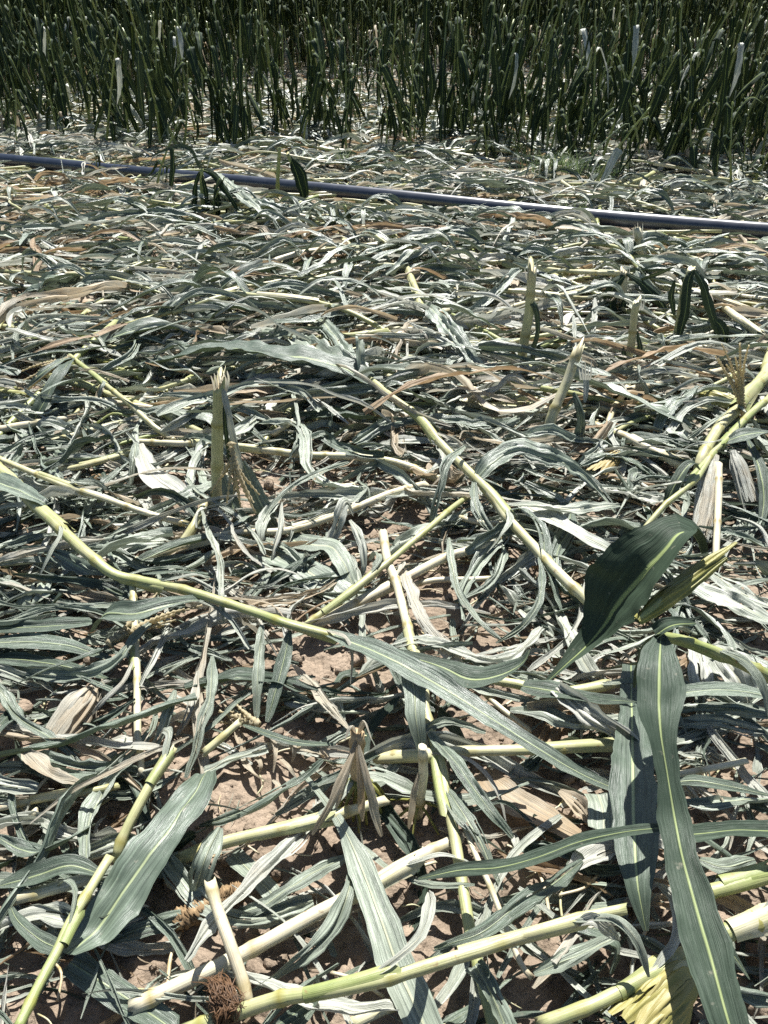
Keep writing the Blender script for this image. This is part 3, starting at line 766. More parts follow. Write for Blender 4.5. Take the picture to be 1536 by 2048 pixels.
 ('white crumpled leaf, brightest of all, near the splintered stump', None, 46, .70, [(278, 888, 8), (299, 942, 8), (335, 972, 7), (372, 1002, 6), (384, 1022, 4)], D(prof=[.3, .7, 1, 1, .5], seed=74, pleat=.05, fold=.1)),
 ('dull grey leaf hanging at the top of the white crumpled one', None, 22, .52, [(272, 886, 9), (268, 920, 8), (262, 968, 3)], D(prof='both', seed=75, pleat=.15)),
 ('grey curved ribbon leaf beside the leaf at the splintered stump', None, 10, .52, [(518, 1054, 5), (549, 1007, 8), (588, 971, 10), (640, 945, 10), (698, 924, 7)], D(prof='both', seed=76, fold=.4)),
 ('pale wrinkled leaf strip hanging over the long-leaved plant', None, 20, .60, [(404, 1020, 9), (412, 1050, 10), (428, 1090, 11), (440, 1124, 12), (443, 1190, 13), (448, 1246, 7)], D(prof='both', seed=77, pleat=.16)),
 ('small white twisted leaf hanging over a tan stalk', None, 14, .66, [(564, 1005, 9), (560, 1055, 8), (548, 1098, 6), (542, 1130, 3)], D(prof='both', seed=78, twist=60)),
 ('grey green leaf with a yellow midrib lying beside the tan stalk', None, 48, .48, [(528, 1098, 3), (601, 1134, 4), (660, 1172, 4), (704, 1200, 3)], D(prof='strip', seed=79, pleat=.04, rib=1.4)),
 ('crumpled grey leaf parallel to the one with yellow midrib', None, 26, .54, [(486, 1106, 3), (562, 1137, 4), (627, 1176, 4), (676, 1212, 3)], D(prof='both', seed=80, pleat=.14)),
 ('bent grey green leaf with a broad toothed end', None, 34, .50, [(572, 1076, 3), (614, 1088, 4), (661, 1093, 6), (686, 1124, 6), (708, 1176, 3)], D(prof=[1, 1, .9, .8, .5], seed=81, pleat=.04)),
 ('pale leaf standing over bare soil beside the cream stalk', None, 22, .62, [(700, 1040, 9), (724, 1085, 9), (730, 1130, 6), (722, 1152, 3)], D(prof='both', seed=82, pleat=.1)),
 ('folded dry leaf draped on the end of the tan jointed stalk', None, 26, .66, [(706, 1030, 8), (692, 1004, 13), (680, 1032, 11), (668, 1070, 6), (640, 1110, 3)], D(prof='both', seed=83, pleat=.1)),
 ('thin grey curl on soil above the long-leaved plant', None, 16, .50, [(540, 1138, 5), (528, 1162, 5), (510, 1184, 4), (482, 1212, 3)], D(prof='both', seed=84, pleat=.1)),
 ('whitish flat leaf lying level above the long-leaved plant', None, 20, .70, [(494, 1212, 3), (562, 1200, 4), (627, 1197, 3)], D(prof='both', seed=85)),
 ('whitish leaf lying level beneath the long-leaved plant', None, 20, .66, [(416, 1280, 3), (484, 1255, 4), (545, 1246, 4)], D(prof='both', seed=86)),
 ('wrinkled grey leaf beside the bend of the long-leaved plant', None, 30, .54, [(178, 1098, 4), (221, 1094, 6), (286, 1083, 6), (338, 1083, 4)], D(prof='both', seed=87, pleat=.16)),
 ('green rolled leaf lying level under the pale wrinkled strip', None, 18, .30, [(264, 1128, 5), (339, 1098, 6), (405, 1080, 6), (440, 1074, 5)], D(prof='both', seed=88, fold=.6)),
 ('blue grey broad leaf with crossing stripes of shade', None, 54, .52, [(92, 1150, 4), (76, 1180, 5), (56, 1216, 4)], D(prof='strip', seed=89, pleat=.06)),
 ('silvery bundled leaf lying over the arched dark leaf', None, 34, .58, [(500, 660, 8), (540, 668, 9), (590, 690, 9), (640, 712, 8)], D(prof='both', seed=90, pleat=.14)),
 ('dark arched leaf over the level green stalk', None, 26, .30, [(166, 697, 8), (234, 672, 13), (286, 656, 15), (340, 656, 14), (392, 664, 9)], D(prof='both', seed=91, fold=.3)),
 ('grey arched leaf higher than the dark one at its side', None, 22, .42, [(40, 594, 6), (91, 564, 13), (130, 558, 14), (172, 560, 10)], D(prof='both', seed=92, fold=.3)),
 ('dark arching leaf joining the leafy fallen plant to the tasselled top', None, 24, .30, [(376, 668, 6), (419, 632, 12), (471, 616, 14), (520, 622, 10)], D(prof='both', seed=93, fold=.3)),
 ('long grey leaf lying level in a wave, near a level green stalk', None, 22, .42, [(0, 600, 6), (60, 598, 8), (140, 612, 8), (240, 622, 6)], D(prof='both', seed=94)),
 ('pale leaf leaning between level stalks near the leaning stub', None, 24, .46, [(928, 756, 10), (908, 776, 10), (886, 798, 7), (846, 820, 3)], D(prof='both', seed=95)),
 ('', 'A40', 34, .46, [(848, 606, 13), (872, 628, 15), (903, 664, 14), (937, 708, 10), (968, 766, 4)], D(prof='both', seed=96, pleat=.09, fold=.2)),
 ('', 'A40', 14, .44, [(838, 596, 13), (880, 604, 15), (940, 628, 12), (1000, 660, 5)], D(prof='both', seed=97)),
 ('white drooping leaf scrap before the tan dry leaves', None, 16, .66, [(1190, 596, 14), (1188, 645, 9), (1180, 690, 3)], D(prof='both', seed=98)),
 ('pale narrow leaf hanging to a point before the leaning stub', None, 13, .60, [(1147, 630, 16), (1150, 690, 9), (1144, 750, 3)], D(prof='both', seed=99)),
 ('grey leaf curving down from the bright green ear', None, 26, .44, [(1398, 772, 12), (1346, 810, 11), (1323, 841, 8), (1314, 884, 3)], D(prof='both', seed=100)),
 ('silver striped leaf beneath the curving grey one', None, 32, .58, [(1326, 842, 4), (1370, 874, 6), (1410, 906, 4)], D(prof='both', seed=101, pleat=.08)),
 ('dark blue green flat leaf in the shade by the bright green ear', None, 36, .22, [(1240, 766, 4), (1300, 766, 5), (1364, 770, 4)], D(prof='strip', seed=102, pleat=.02)),
 ('white curved leaf scrap beside the dark flat leaf', None, 16, .64, [(1190, 774, 5), (1240, 784, 7), (1288, 818, 4)], D(prof='both', seed=103)),
 ('', 'A32', 26, .26, [(145, 716, 15), (128, 738, 16), (108, 766, 14), (86, 810, 9), (68, 842, 5), (54, 872, 3)], D(prof='both', seed=104, fold=.3, pleat=.1)),
 ('', 'A32', 16, .28, [(140, 714, 15), (112, 728, 16), (78, 752, 14), (52, 778, 9)], D(prof='blade', seed=105)),
 ('', 'A32', 18, .36, [(168, 736, 14), (150, 745, 13), (150, 765, 10)], D(prof='both', seed=106)),
 ('whitish leaf of the plant laid towards the pipe', None, 17, .54, [(430, 345, 20), (484, 392, 22), (526, 424, 20), (568, 450, 12)], D(prof='both', seed=107, pleat=.07)),
 ('greenish leaf slanting beside the whitish one near the pipe', None, 14, .48, [(486, 394, 22), (545, 412, 20), (614, 437, 10)], D(prof='both', seed=108)),
 ('dark folded leaf beside the torn husk at the right-hand edge', None, 26, .24, [(1496, 880, 14), (1520, 940, 12), (1528, 1000, 8), (1520, 1060, 4)], D(prof='both', seed=109, fold=.4)),
 ('dark green leaf wrapped about the slim slanting stalk', None, 28, .24, [(1400, 940, 16), (1380, 928, 18), (1350, 970, 14), (1330, 1012, 9)], D(prof='both', seed=110, fold=.4)),
 ('green leaf reaching to the edge from the slim wrapped stalk', None, 22, .28, [(1452, 884, 15), (1490, 870, 18), (1560, 862, 18)], D(prof='blade', seed=111)),
 ('frayed leaf lying across the bottom of the bright green stalk', None, 46, .44, [(950, 1930, 8), (975, 1975, 9), (1002, 2030, 8), (1020, 2070, 7)], D(prof='strip', seed=112, ragged=.2)),
 ('dark leaf tucked below the green jointed stalk near its middle', None, 34, .34, [(540, 2060, 4), (600, 2020, 5), (636, 1985, 8), (636, 1950, 10)], D(prof='both', seed=113)),
 ('pale folded leaf with a yellow edge lying below the jointed stalk tip', None, 44, .50, [(1068, 1948, 5), (1120, 1926, 6), (1180, 1898, 7), (1240, 1868, 9)], D(prof='both', seed=114, fold=.25)),
 ('white bent sheath scrap at the tip of the green jointed stalk', None, 16, .66, [(1150, 1850, 15), (1186, 1838, 17), (1214, 1858, 14), (1240, 1880, 9)], D(prof='both', seed=115)),
 ('curled dark leaf below the white bent scrap', None, 40, .38, [(1110, 1838, 6), (1180, 1852, 7), (1235, 1888, 6), (1220, 1948, 4)], D(prof='both', seed=116)),
 ('dark narrow leaf hugging the lower side of the long hanging leaf', None, 26, .26, [(1420, 1850, 12), (1460, 1900, 11), (1500, 1960, 9)], D(prof='tip', seed=117)),
 ('blue grey crumpled leaf by the fat green stalk', None, 46, .46, [(1400, 1720, 3), (1450, 1735, 4), (1510, 1720, 4)], D(prof='both', seed=118, pleat=.1)),
 ('square-ended pale leaf pressed flat under the level dark leaf', None, 56, .54, [(1196, 1588, 6), (1205, 1620, 7), (1208, 1662, 7)], D(prof='strip', seed=119, pleat=.03)),
]

# upright broken stems: key: (label, width px, base px, [(px, py) up the stem], tone, splinter)
STUMPS = {
 'B1': ('tall splintered stump with a tassel and two leaves at its foot', 24, (433, 1016), [(437, 930), (440, 850), (441, 775)], .46, .30, 1.9),
 'B2': ('tall clean stump standing straight, its top split to a point', 19, (1043, 748), [(1048, 690), (1053, 620), (1061, 545)], .36, .40, 1.6),
 'B3': ('leaning stub with a frayed brown top in front of white scraps', 21, (1083, 905), [(1112, 841), (1138, 799), (1170, 745)], .38, .55, 1.6),
 'B4': ('slim pointed stump wrapped in two dark leaves by the tan dry leaves', 15, (1247, 748), [(1261, 687), (1271, 640), (1278, 606)], .40, .44, .9),
 'B5': ('folded stem like an upturned V with dark drooping leaves', 15, (1350, 694), [(1362, 630), (1374, 580), (1386, 540)], .26, .36, .5),
 'B6': ('stub snapped over with an orange break and dark leaves', 15, (1244, 634), [(1247, 590), (1249, 546)], .32, .62, .8),
 'B7': ('low cut stump beside the dry rooted one', 20, (836, 1622), [(844, 1560), (852, 1492)], .44, .62, .3),
 'B8': ('dry shredded stump with brown drooping leaves and green prop roots', 30, (720, 1600), [(720, 1540), (716, 1470)], .80, .86, .9),
 'B9': ('short stub with a pale tip, nearest stub to the pipe', 15, (1285, 545), [(1280, 505), (1275, 462)], .42, .56, .8),
 'B10': ('short brown stub among pale scraps behind the tall clean stump', 9, (964, 548), [(964, 520), (965, 492)], .5, .6, .5),
 'B11': ('small stub with an orange cut top near the fallen pale plant', 9, (865, 590), [(865, 572), (865, 556)], .6, .8, .3),
 'B12': ('bent stub turning over level, near the level yellow green stalk', 10, (575, 628), [(575, 600), (578, 580)], .40, .44, .3),
 'B14': ('three-pronged dark plant this side of the pipe, its top bent over towards the centre', 9, (406, 456), [(404, 400), (401, 340)], .10, .14, .5),
 'B15': ('bowed dark leafy stem leaning in front of the pipe', 8, (612, 412), [(602, 368), (576, 308)], .10, .12, .5),
 'B16': ('straight dark stem standing right before the pipe, left of a bowed one', 8, (557, 408), [(557, 350), (560, 298)], .14, .2, .6),
 'B17': ('dark leaning stem this side of the pipe beside a thin stub', 7, (708, 484), [(700, 450), (690, 412)], .14, .2, .6),
 'B13': ('thin stem stub standing left of a broken leaning one', 8, (674, 492), [(674, 450), (674, 408)], .34, .44, .6),
}
# ------------------------------------------------------------------ build the traced plants
def world_pts(px):
    return np.array([at(x, y, z / 100.0) for x, y, z in px])


def px_to_m(C, wpx, side=None):
    """Real width of something seen wpx wide across a curve."""
    i = len(C) // 2
    p = C[i]
    t = C[min(i + 1, len(C) - 1)] - C[i - 1]
    s = np.cross(t, [0, 0, 1.0])
    s /= np.linalg.norm(s) + 1e-9
    a, b, q = np.array(proj(p)[:2]), np.array(proj(p + s * .01)[:2]), np.array(proj(p + t * .2)[:2])
    d = (q - a) / (np.linalg.norm(q - a) + 1e-9)
    v = b - a
    perp = abs(v[0] * d[1] - v[1] * d[0]) / .01
    dep = proj(p)[2]
    return wpx / max(perp, .45 * FPX / dep)


PARENTS = {}
attached = {l[1] for l in LEAVES if l[1]}
for ki, (key, (label, w0, w1, px, t0, t1, shs)) in enumerate(STALKS.items()):
    C = world_pts(px)
    d0, d1 = proj(C[0])[2], proj(C[-1])[2]
    r0, r1 = w0 * d0 / FPX / 2 * .92, w1 * d1 / FPX / 2 * .92
    C[:, 2] = np.maximum(C[:, 2], r0 * .8)
    base = tuple(C[0] * [1, 1, 0])
    md = tube(C, r0, r1, tone=min(t0 + .06, .7), tone1=min(t1 + .06, .7), seed=ki, node=.15)
    if shs or key in attached:
        root = empty("fallen_corn_plant" if key in attached else "broken_corn_stalk", base, label, "corn plant" if key in attached else "corn stalk")
        obj("stalk", md, STALK, root)
        for si, (a, b, tn) in enumerate(shs):
            obj("leaf_sheath", sheath(C, r0 + (r1 - r0) * (a + b) / 2, a, b, tone=tn * .9, seed=ki * 7 + si, start=90 + (ki * 53 + si * 97) % 90 - 45), STALK, root)
            # a strip of the sheath has torn off and curls away
            Cs = spline(C, 60)[0]
            rs = np.random.default_rng(ki * 31 + si)
            q0 = Cs[int(min(b, .97) * 59)] + [0, 0, (r0 + r1) * .5]
            tq = Cs[min(59, int(min(b, .97) * 59) + 1)] - Cs[int(min(b, .97) * 59) - 1]
            tq = tq / np.linalg.norm(tq)
            sd = np.cross(tq, [0, 0, 1.0]) * (1 if rs.uniform() < .5 else -1)
            l = rs.uniform(.05, .15)
            Pq = np.array([q0 - tq * .02, q0 + tq * l * .4 + sd * l * .2 + [0, 0, .012], q0 + tq * l * .7 + sd * l * .6, q0 + tq * l * .8 + sd * l - [0, 0, .04]])
            Pq[:, 2] = np.maximum(Pq[:, 2], .008)
            obj("torn_sheath_strip", ribbon(Pq, rs.uniform(.010, .024), n=20, m=8, prof='both', pleat=.2, crumple=.3, edge=.6, tone=rs.uniform(.48, .74), twist=rs.normal() * 60, seed=ki * 17 + si), LEAF, root)
        PARENTS[key] = root
    else:
        tag(obj("broken_corn_stalk", md, STALK, None, base), label, "corn stalk")

N_LEAF = 0
for li, (label, par, w, tone, px, opt) in enumerate(LEAVES):
    C = world_pts(px)
    opt = dict(opt)
    opt.setdefault('n', 36)
    opt.setdefault('m', 14)
    wilted = tone > .34 and opt.get('pleat', .1) > .055
    opt.setdefault('edge', .5 if wilted else .2)
    opt.setdefault('crumple', .22 if wilted else .06)
    if wilted:
        opt['pleat'] = opt.get('pleat', .1) * 1.6
        opt.setdefault('twist', float((li * 37) % 80 - 40))
        opt.setdefault('roll', float((li * 23) % 36 - 18))
        opt.setdefault('wave', .16)
        opt.setdefault('slits', li % 4)
        if opt.get('prof') == 'strip':
            opt.setdefault('ragged', .10)
    W = px_to_m(spline(C, 21)[0], w) if not par == 'A24' else px_to_m(spline(C, 21)[0], w)
    Cm, _ = spline(C, 40)
    dep = np.array([proj(p)[2] for p in Cm]) / proj(Cm[20])[2]
    pr = opt.get('prof', 'blade')
    opt['prof'] = (lambda s, pr=pr, dep=dep: (PROF[pr](s) if isinstance(pr, str) else np.interp(s, np.linspace(0, 1, len(pr)), pr)) * np.interp(s, np.linspace(0, 1, 40), dep))
    md = ribbon(C, W * (.98 if wilted else 1.06), tone=tone, **opt)
    if par:
        obj("leaf", md, LEAF, PARENTS[par])
    else:
        tag(obj("corn_leaf", md, LEAF, None, tuple(C[0] * [1, 1, 0])), label, "corn leaf")
        N_LEAF += 1


def tassel(base, direction, L, seed, nb=8, spread=.5):
    """A dry corn tassel: a central spike and thin side branches set with spikelets."""
    r = np.random.default_rng(seed)
    base, d = np.asarray(base, float), np.asarray(direction, float)
    d = d / np.linalg.norm(d)
    md = MD()

    def spike(p0, dd, l, rad):
        n = max(14, int(l / .006))
        s = np.linspace(0, 1, n)
        e = np.cross(dd, r.normal(size=3))
        C = p0 + dd * (s * l)[:, None] + e * (.12 * l * s ** 2)[:, None] - np.array([0, 0, .10 * l]) * (s ** 2)[:, None]
        t, S, N = frames(C)
        k = 6
        a = np.linspace(0, 2 * np.pi, k, endpoint=False)
        R = rad * (1 - .7 * s)[:, None] * np.where((np.arange(n) % 2)[:, None] == 0, .55, r.uniform(1.0, 2.1, (n, k)))
        V = C[:, None] + S[:, None] * (np.cos(a)[None] * R)[..., None] + N[:, None] * (np.sin(a)[None] * R)[..., None]
        i = np.arange(n - 1)[:, None] * k + np.arange(k)[None]
        j = np.arange(n - 1)[:, None] * k + (np.arange(k)[None] + 1) % k
        md.add(V.reshape(-1, 3), np.stack([i, j, j + k, i + k], -1).reshape(-1, 4))
    spike(base, d, L, .0085)
    for b in range(nb):
        p = base + d * L * r.uniform(.02, .35)
        dd = d + r.normal(size=3) * spread
        spike(p, dd / np.linalg.norm(dd), L * r.uniform(.45, .8), .0062)
    return md


# tassel of the drooping plant, the standing pale one near the ear, and the dry one on soil
b = at(142, 714, .15)
obj("tassel", tassel(b, at(52, 768, .10) - b, .20, 1, 6, .25), TASSEL, PARENTS['A32'])
b = at(1488, 848, .08)
tag(obj("corn_tassel", tassel(b, up_at(b, 1474, 690) - b, .34, 2, 7, .20), TASSEL, None, tuple(b)), "pale dry tassel standing upright by the bright green ear", "tassel")
b = at(520, 1448, .05)
tag(obj("corn_tassel", tassel(b, at(430, 1424, .03) - b, .10, 3, 4, .25), TASSEL, None, tuple(b)), "dry tassel lying on soil at the end of a narrow green leaf", "tassel")
b = at(104, 1140, .05)
tag(obj("corn_tassel", tassel(b, at(195, 1200, .02) - b, .13, 4, 6, .3), TASSEL, None, tuple(b)), "spread yellowish tassel lying beside the bent long-leaved plant", "tassel")
b = at(212, 1286, .09)
tag(obj("corn_tassel", tassel(b, at(420, 1180, .10) - b, .24, 5, 4, .12), TASSEL, None, tuple(b)), "thin olive tassel laid across the S-shaped grey leaf", "tassel")
b = at(800, 535, .08)
tag(obj("corn_tassel", tassel(b, at(760, 495, .12) - b, .20, 6, 6, .3), TASSEL, None, tuple(b)), "small whitish tassel by the pale plant lying towards the camera", "tassel")


def leaf_local(px, w, tone, **kw):
    C = world_pts(px)
    return ribbon(C, px_to_m(spline(C, 21)[0], w), tone=tone, **kw)


for ki, (key, (label, w, bpx, ups, t0, t1, jag)) in enumerate(STUMPS.items()):
    b = at(*bpx, 0)
    C = np.array([b - [0, 0, .02]] + [up_at(b, *u) for u in ups])
    if key == 'B3':       # leans away from its foot
        C[1:, 1] += np.array([.04, .09, .14])
    r0 = w * proj(b)[2] / FPX / 2
    root = empty("corn_stump", tuple(b), label, "corn stump")
    obj("stalk", tube(C, r0 * 1.05, r0 * .88, tone=t0 + .07, tone1=t1 + .08, seed=300 + ki, jag=jag, node=.14, k=14), STALK, root)

    def lf(pts, width, tone, nm="leaf", **kw):
        P = [up_at(b, x, y) + np.array([0, dy, 0]) for x, y, dy in pts]
        wm = width * proj(P[0])[2] / FPX
        kw.setdefault('side0', (1, 0, 0))
        obj(nm, ribbon(P, wm, tone=tone, seed=500 + ki * 9 + len(root.children), **kw), LEAF, root)
    if key in ('B2', 'B3', 'B4', 'B9', 'B6'):      # stringy torn fibres at the break
        tx, ty = ups[-1]
        for q in range(5):
            x = tx - w * .4 + q * w * .2
            ln = (10 + (q * 7) % 16) * w / 19
            lf([(x, ty + 14, -.004), (x + (q - 2) * 1.2, ty + 2, -.005), (x + (q - 2) * 2.6, ty - ln, -.008 + .003 * q)], w * .24, .72, "torn_fibre", prof='tip', fold=.5, n=10, m=4)
    if key == 'B1':
        for q in range(6):
            x = 434 + q * 3
            lf([(x, 800, -.012), (x - 3 + q * 2, 765, -.02 + .006 * q), (x - 8 + q * 3.4, 742 - 5 * (q % 3), -.03)], 5, .74, "husk_strip", prof='both')
        lf([(448, 772, -.02), (462, 812, -.05), (474, 860, -.06), (492, 925, -.06)], 14, .62, "leaf_sheath", prof='strip', pleat=.2, fold=.4)
        lf([(452, 790, -.03), (458, 850, -.05), (466, 905, -.06)], 12, .14, prof='both', fold=.4)
        lf([(490, 905, -.05), (506, 930, -.07), (530, 968, -.10), (560, 1012, -.12)], 42, .38, prof=[.3, .7, 1, .9], pleat=.03, fold=.2)
        lf([(452, 940, -.03), (466, 970, -.06), (488, 1000, -.10), (524, 1026, -.12)], 36, .36, prof=[.3, 1, 1, .7], pleat=.03, fold=.2)
        p0 = up_at(b, 472, 852) + np.array([0, -.09, 0])
        obj("tassel", tassel(p0, up_at(b, 500, 985) + np.array([0, -.16, 0]) - p0, .19, 21, 7, .22), TASSEL, root)
    if key == 'B2':
        lf([(1060, 602, -.01), (1070, 612, -.02), (1075, 655, -.03), (1066, 690, -.03)], 14, .20, "leaf_sheath", prof='strip', fold=.3)
        lf([(1052, 690, -.01), (1064, 700, -.03), (1060, 735, -.04)], 12, .22, prof='both')
    if key == 'B3':
        lf([(1150, 790, .02), (1160, 830, -.02), (1150, 890, -.04), (1136, 925, -.05)], 24, .32, prof='both', fold=.3)
        lf([(1166, 752, .1), (1180, 776, .06), (1172, 810, .02)], 14, .62, "husk_strip", prof='both')
        lf([(1162, 752, .1), (1190, 758, .08), (1225, 756, .02)], 14, .5, prof='both')
    if key == 'B4':
        lf([(1246, 688, -.02), (1240, 720, -.04), (1236, 750, -.04)], 15, .20, prof='both', fold=.3)
        lf([(1274, 660, -.01), (1276, 700, -.03), (1262, 745, -.04)], 13, .18, prof='both', fold=.3)
        lf([(1250, 740, -.04), (1226, 775, -.10), (1190, 820, -.18), (1150, 850, -.28)], 11, .24, prof='blade', fold=.4)
    if key == 'B5':
        lf([(1386, 538, -.01), (1372, 560, -.03), (1362, 620, -.05), (1350, 670, -.05)], 24, .14, prof='both', fold=.3)
        lf([(1386, 538, -.01), (1404, 570, -.03), (1415, 620, -.05), (1432, 670, -.06)], 19, .15, prof='both', fold=.4)
        lf([(1420, 630, -.05), (1436, 650, -.06), (1440, 690, -.07)], 22, .14, prof='both')
        lf([(1348, 560, -.01), (1340, 590, -.02), (1344, 625, -.03)], 14, .15, prof='both')
    if key == 'B6':
        lf([(1250, 548, -.01), (1222, 570, -.04), (1216, 605, -.05), (1224, 640, -.06)], 30, .14, prof='both', fold=.3)
        lf([(1252, 546, -.01), (1278, 560, -.03), (1316, 600, -.05), (1338, 640, -.07)], 20, .15, prof='both', fold=.35)
        lf([(1250, 590, -.02), (1240, 620, -.03), (1236, 650, -.04)], 16, .16, prof='both')
        lf([(1276, 560, -.01), (1320, 540, -.03), (1344, 532, -.02)], 11, .2, prof='both')
    if key == 'B8':
        for q, (pts, wd, tn) in enumerate([
            ([(714, 1474, -.01), (690, 1490, -.06), (662, 1520, -.10), (634, 1552, -.12)], 20, .84), ([(712, 1472, -.01), (694, 1500, -.05), (676, 1540, -.08)], 18, .80),
            ([(718, 1470, -.02), (736, 1500, -.07), (752, 1536, -.10), (764, 1566, -.11)], 20, .80), ([(716, 1470, -.02), (722, 1510, -.07), (728, 1556, -.09)], 18, .88),
            ([(716, 1468, 0), (730, 1452, .01), (744, 1462, -.02)], 16, .78), ([(712, 1470, 0), (700, 1452, .0), (690, 1462, -.02)], 14, .76)]):
            lf(pts, wd, tn, prof='both', pleat=.16, fold=.35)
        for q in range(11):
            a = -math.pi * (.05 + .9 * q / 10)
            rr = RNG.uniform(.8, 1.25)
            P = [b + [math.cos(a) * .012, math.sin(a) * .012, .075], b + [math.cos(a) * .035 * rr, math.sin(a) * .035 * rr, .05], b + [math.cos(a) * .055 * rr, math.sin(a) * .055 * rr, -.005]]
            obj("prop_root", tube(P, .0036, .0026, n=10, k=8, tone=.2, seed=q, jag=0, node=9), ROOT, root)
    if key == 'B7':
        for q in range(7):
            a = 2 * math.pi * q / 7
            P = [b + [math.cos(a) * .008, math.sin(a) * .008, .03], b + [math.cos(a) * .04, math.sin(a) * .04, .012], b + [math.cos(a) * .06, math.sin(a) * .06, -.004]]
            obj("prop_root", tube(P, .003, .002, n=9, k=7, seed=60 + q, jag=0, node=9), ROOT, root)
        lf([(838, 1540, -.005), (826, 1565, -.03), (816, 1610, -.05)], 14, .84, prof='both', pleat=.15)
    if key == 'B14':
        lf([(400, 343, -.01), (393, 365, -.03), (391, 405, -.04), (396, 452, -.04)], 13, .06, prof='both', fold=.4)
        lf([(403, 345, -.01), (413, 380, -.03), (418, 420, -.04), (421, 455, -.04)], 11, .07, prof='both', fold=.4)
        lf([(430, 368, -.02), (438, 400, -.04), (437, 430, -.04), (433, 456, -.04)], 13, .08, prof='both', fold=.4)
        lf([(401, 338, 0), (428, 348, -.02), (455, 378, -.06), (480, 412, -.10)], 15, .10, prof='both', fold=.3)
        lf([(400, 338, 0), (380, 300, .02), (345, 296, .04), (290, 318, .02)], 9, .2, prof='blade', fold=.3)
    if key == 'B15':
        lf([(576, 308, 0), (590, 335, -.03), (603, 372, -.05), (613, 412, -.05)], 18, .07, prof='both', fold=.35)
        lf([(578, 312, 0), (604, 340, -.02), (612, 365, -.03), (616, 395, -.03)], 11, .09, prof='both', fold=.35)
    if key == 'B17':
        lf([(689, 412, 0), (700, 435, -.02), (708, 460, -.03), (712, 485, -.03)], 9, .10, prof='both', fold=.3)
    if key in ('B9', 'B12', 'B11', 'B10', 'B13'):
        x, y = ups[-1]
        lf([(x + 2, y + 8, -.01), (x + 9, y + 20, -.03), (x + 15, y + 60, -.04)], 9, .6 if key == 'B9' else .3, prof='both', fold=.3)
    if key == 'B9':
        lf([(1272, 480, -.01), (1262, 505, -.03), (1262, 540, -.04)], 13, .2, prof='both')


# small pinkish dried curls on the soil beside the dry rooted stump
PINK = [[(536, 1450, 1), (549, 1500, 4), (546, 1545, 2)], [(484, 1515, 1), (502, 1545, 3), (538, 1566, 2)], [(560, 1517, 2), (576, 1536, 3), (592, 1556, 1)],
        [(583, 1473, 1), (588, 1500, 4), (584, 1524, 1)], [(600, 1500, 1), (630, 1508, 3), (655, 1512, 1)], [(508, 1508, 1), (520, 1530, 3), (516, 1552, 1)],
        [(640, 1500, 1), (662, 1530, 3), (690, 1540, 1)], [(545, 1560, 1), (560, 1578, 2), (556, 1592, 1)]]
for q, p in enumerate(PINK):
    o = obj("dried_leaf_curl", leaf_local(p, 15, .79, prof='both', pleat=.1, fold=.4, seed=700 + q, n=22, m=8, twist=60), LEAF, None, tuple(at(p[0][0], p[0][1], 0)))
    tag(o, "small pinkish curled leaf scrap on soil beside the dry rooted stump", "leaf scrap", "pinkish curls on the soil")


# ------------------------------------------------------------------ ears, husks, cobs
def spindle(p0, p1, rmax, tone, seed, mat_tone=None, n=26, k=16, blunt=.5):
    r = np.random.default_rng(seed)
    C, L = spline([p0, (np.asarray(p0) + p1) / 2 + [0, 0, .006], p1], n)
    t, S, N = frames(C)
    s = np.linspace(0, 1, n)
    rad = rmax * np.maximum(np.sin(np.pi * (s * .93 + .035)) ** blunt * (1 - .35 * s), .05)
    a = np.linspace(0, 2 * np.pi, k, endpoint=False)
    R = rad[:, None] * (1 + .07 * np.cos(a * 3 + 2)[None] + .06 * np.sin(5 * a[None] + 5 * s[:, None]))
    V = C[:, None] + S[:, None] * (np.cos(a)[None] * R)[..., None] + N[:, None] * (np.sin(a)[None] * R)[..., None]
    i = np.arange(n - 1)[:, None] * k + np.arange(k)[None]
    j = np.arange(n - 1)[:, None] * k + (np.arange(k)[None] + 1) % k
    lf = np.stack([np.tile(np.abs(a / np.pi - 1) * 2 - 1, n), np.repeat(s * L, k), np.full(n * k, r.uniform())], 1)
    tn = np.stack([np.full(n * k, tone), np.zeros(n * k), np.zeros(n * k)], 1)
    return MD().add(V.reshape(-1, 3), np.stack([i, j, j + k, i + k], -1).reshape(-1, 4), None, lf, tn)


def husked_ear(label, p0, p1, r, tone, seed, nleaf=5, flare=.3, silk=False, mat=None):
    rg = np.random.default_rng(seed)
    p0, p1 = np.asarray(p0, float), np.asarray(p1, float)
    L = np.linalg.norm(p1 - p0)
    d = (p1 - p0) / L
    root = empty("corn_ear", tuple(p0 * [1, 1, 0]), label, "corn ear")
    obj("husk", spindle(p0, p1, r, tone, seed), mat or STALK, root)
    S = np.cross(d, [0, 0, 1.0])
    S /= np.linalg.norm(S)
    Nn = np.cross(S, d)
    for q in range(nleaf):
        a = math.pi * (.05 + .9 * (q + .5) / nleaf)
        e = S * math.cos(a) + Nn * math.sin(a)
        P = [p0 + e * r * .35, p0 + d * L * .3 + e * r * 1.06, p0 + d * L * .68 + e * r * (1.06 + flare * .4), p0 + d * L * rg.uniform(.95, 1.15) + e * r * (.75 + flare * rg.uniform(.4, 2))]
        obj("husk_leaf", ribbon(P, r * 1.25, n=30, m=14, prof=[.7, 1, 1, .8, .3], fold=-.25, pleat=.12, crumple=.15, edge=.3, tone=tone + rg.uniform(-.08, .08), seed=seed * 3 + q, side0=np.cross(d, e)), mat or STALK, root)
    if silk:
        obj("silk", silk_md(p1 - d * .01, d, .06, seed), SILK, root)
    return root


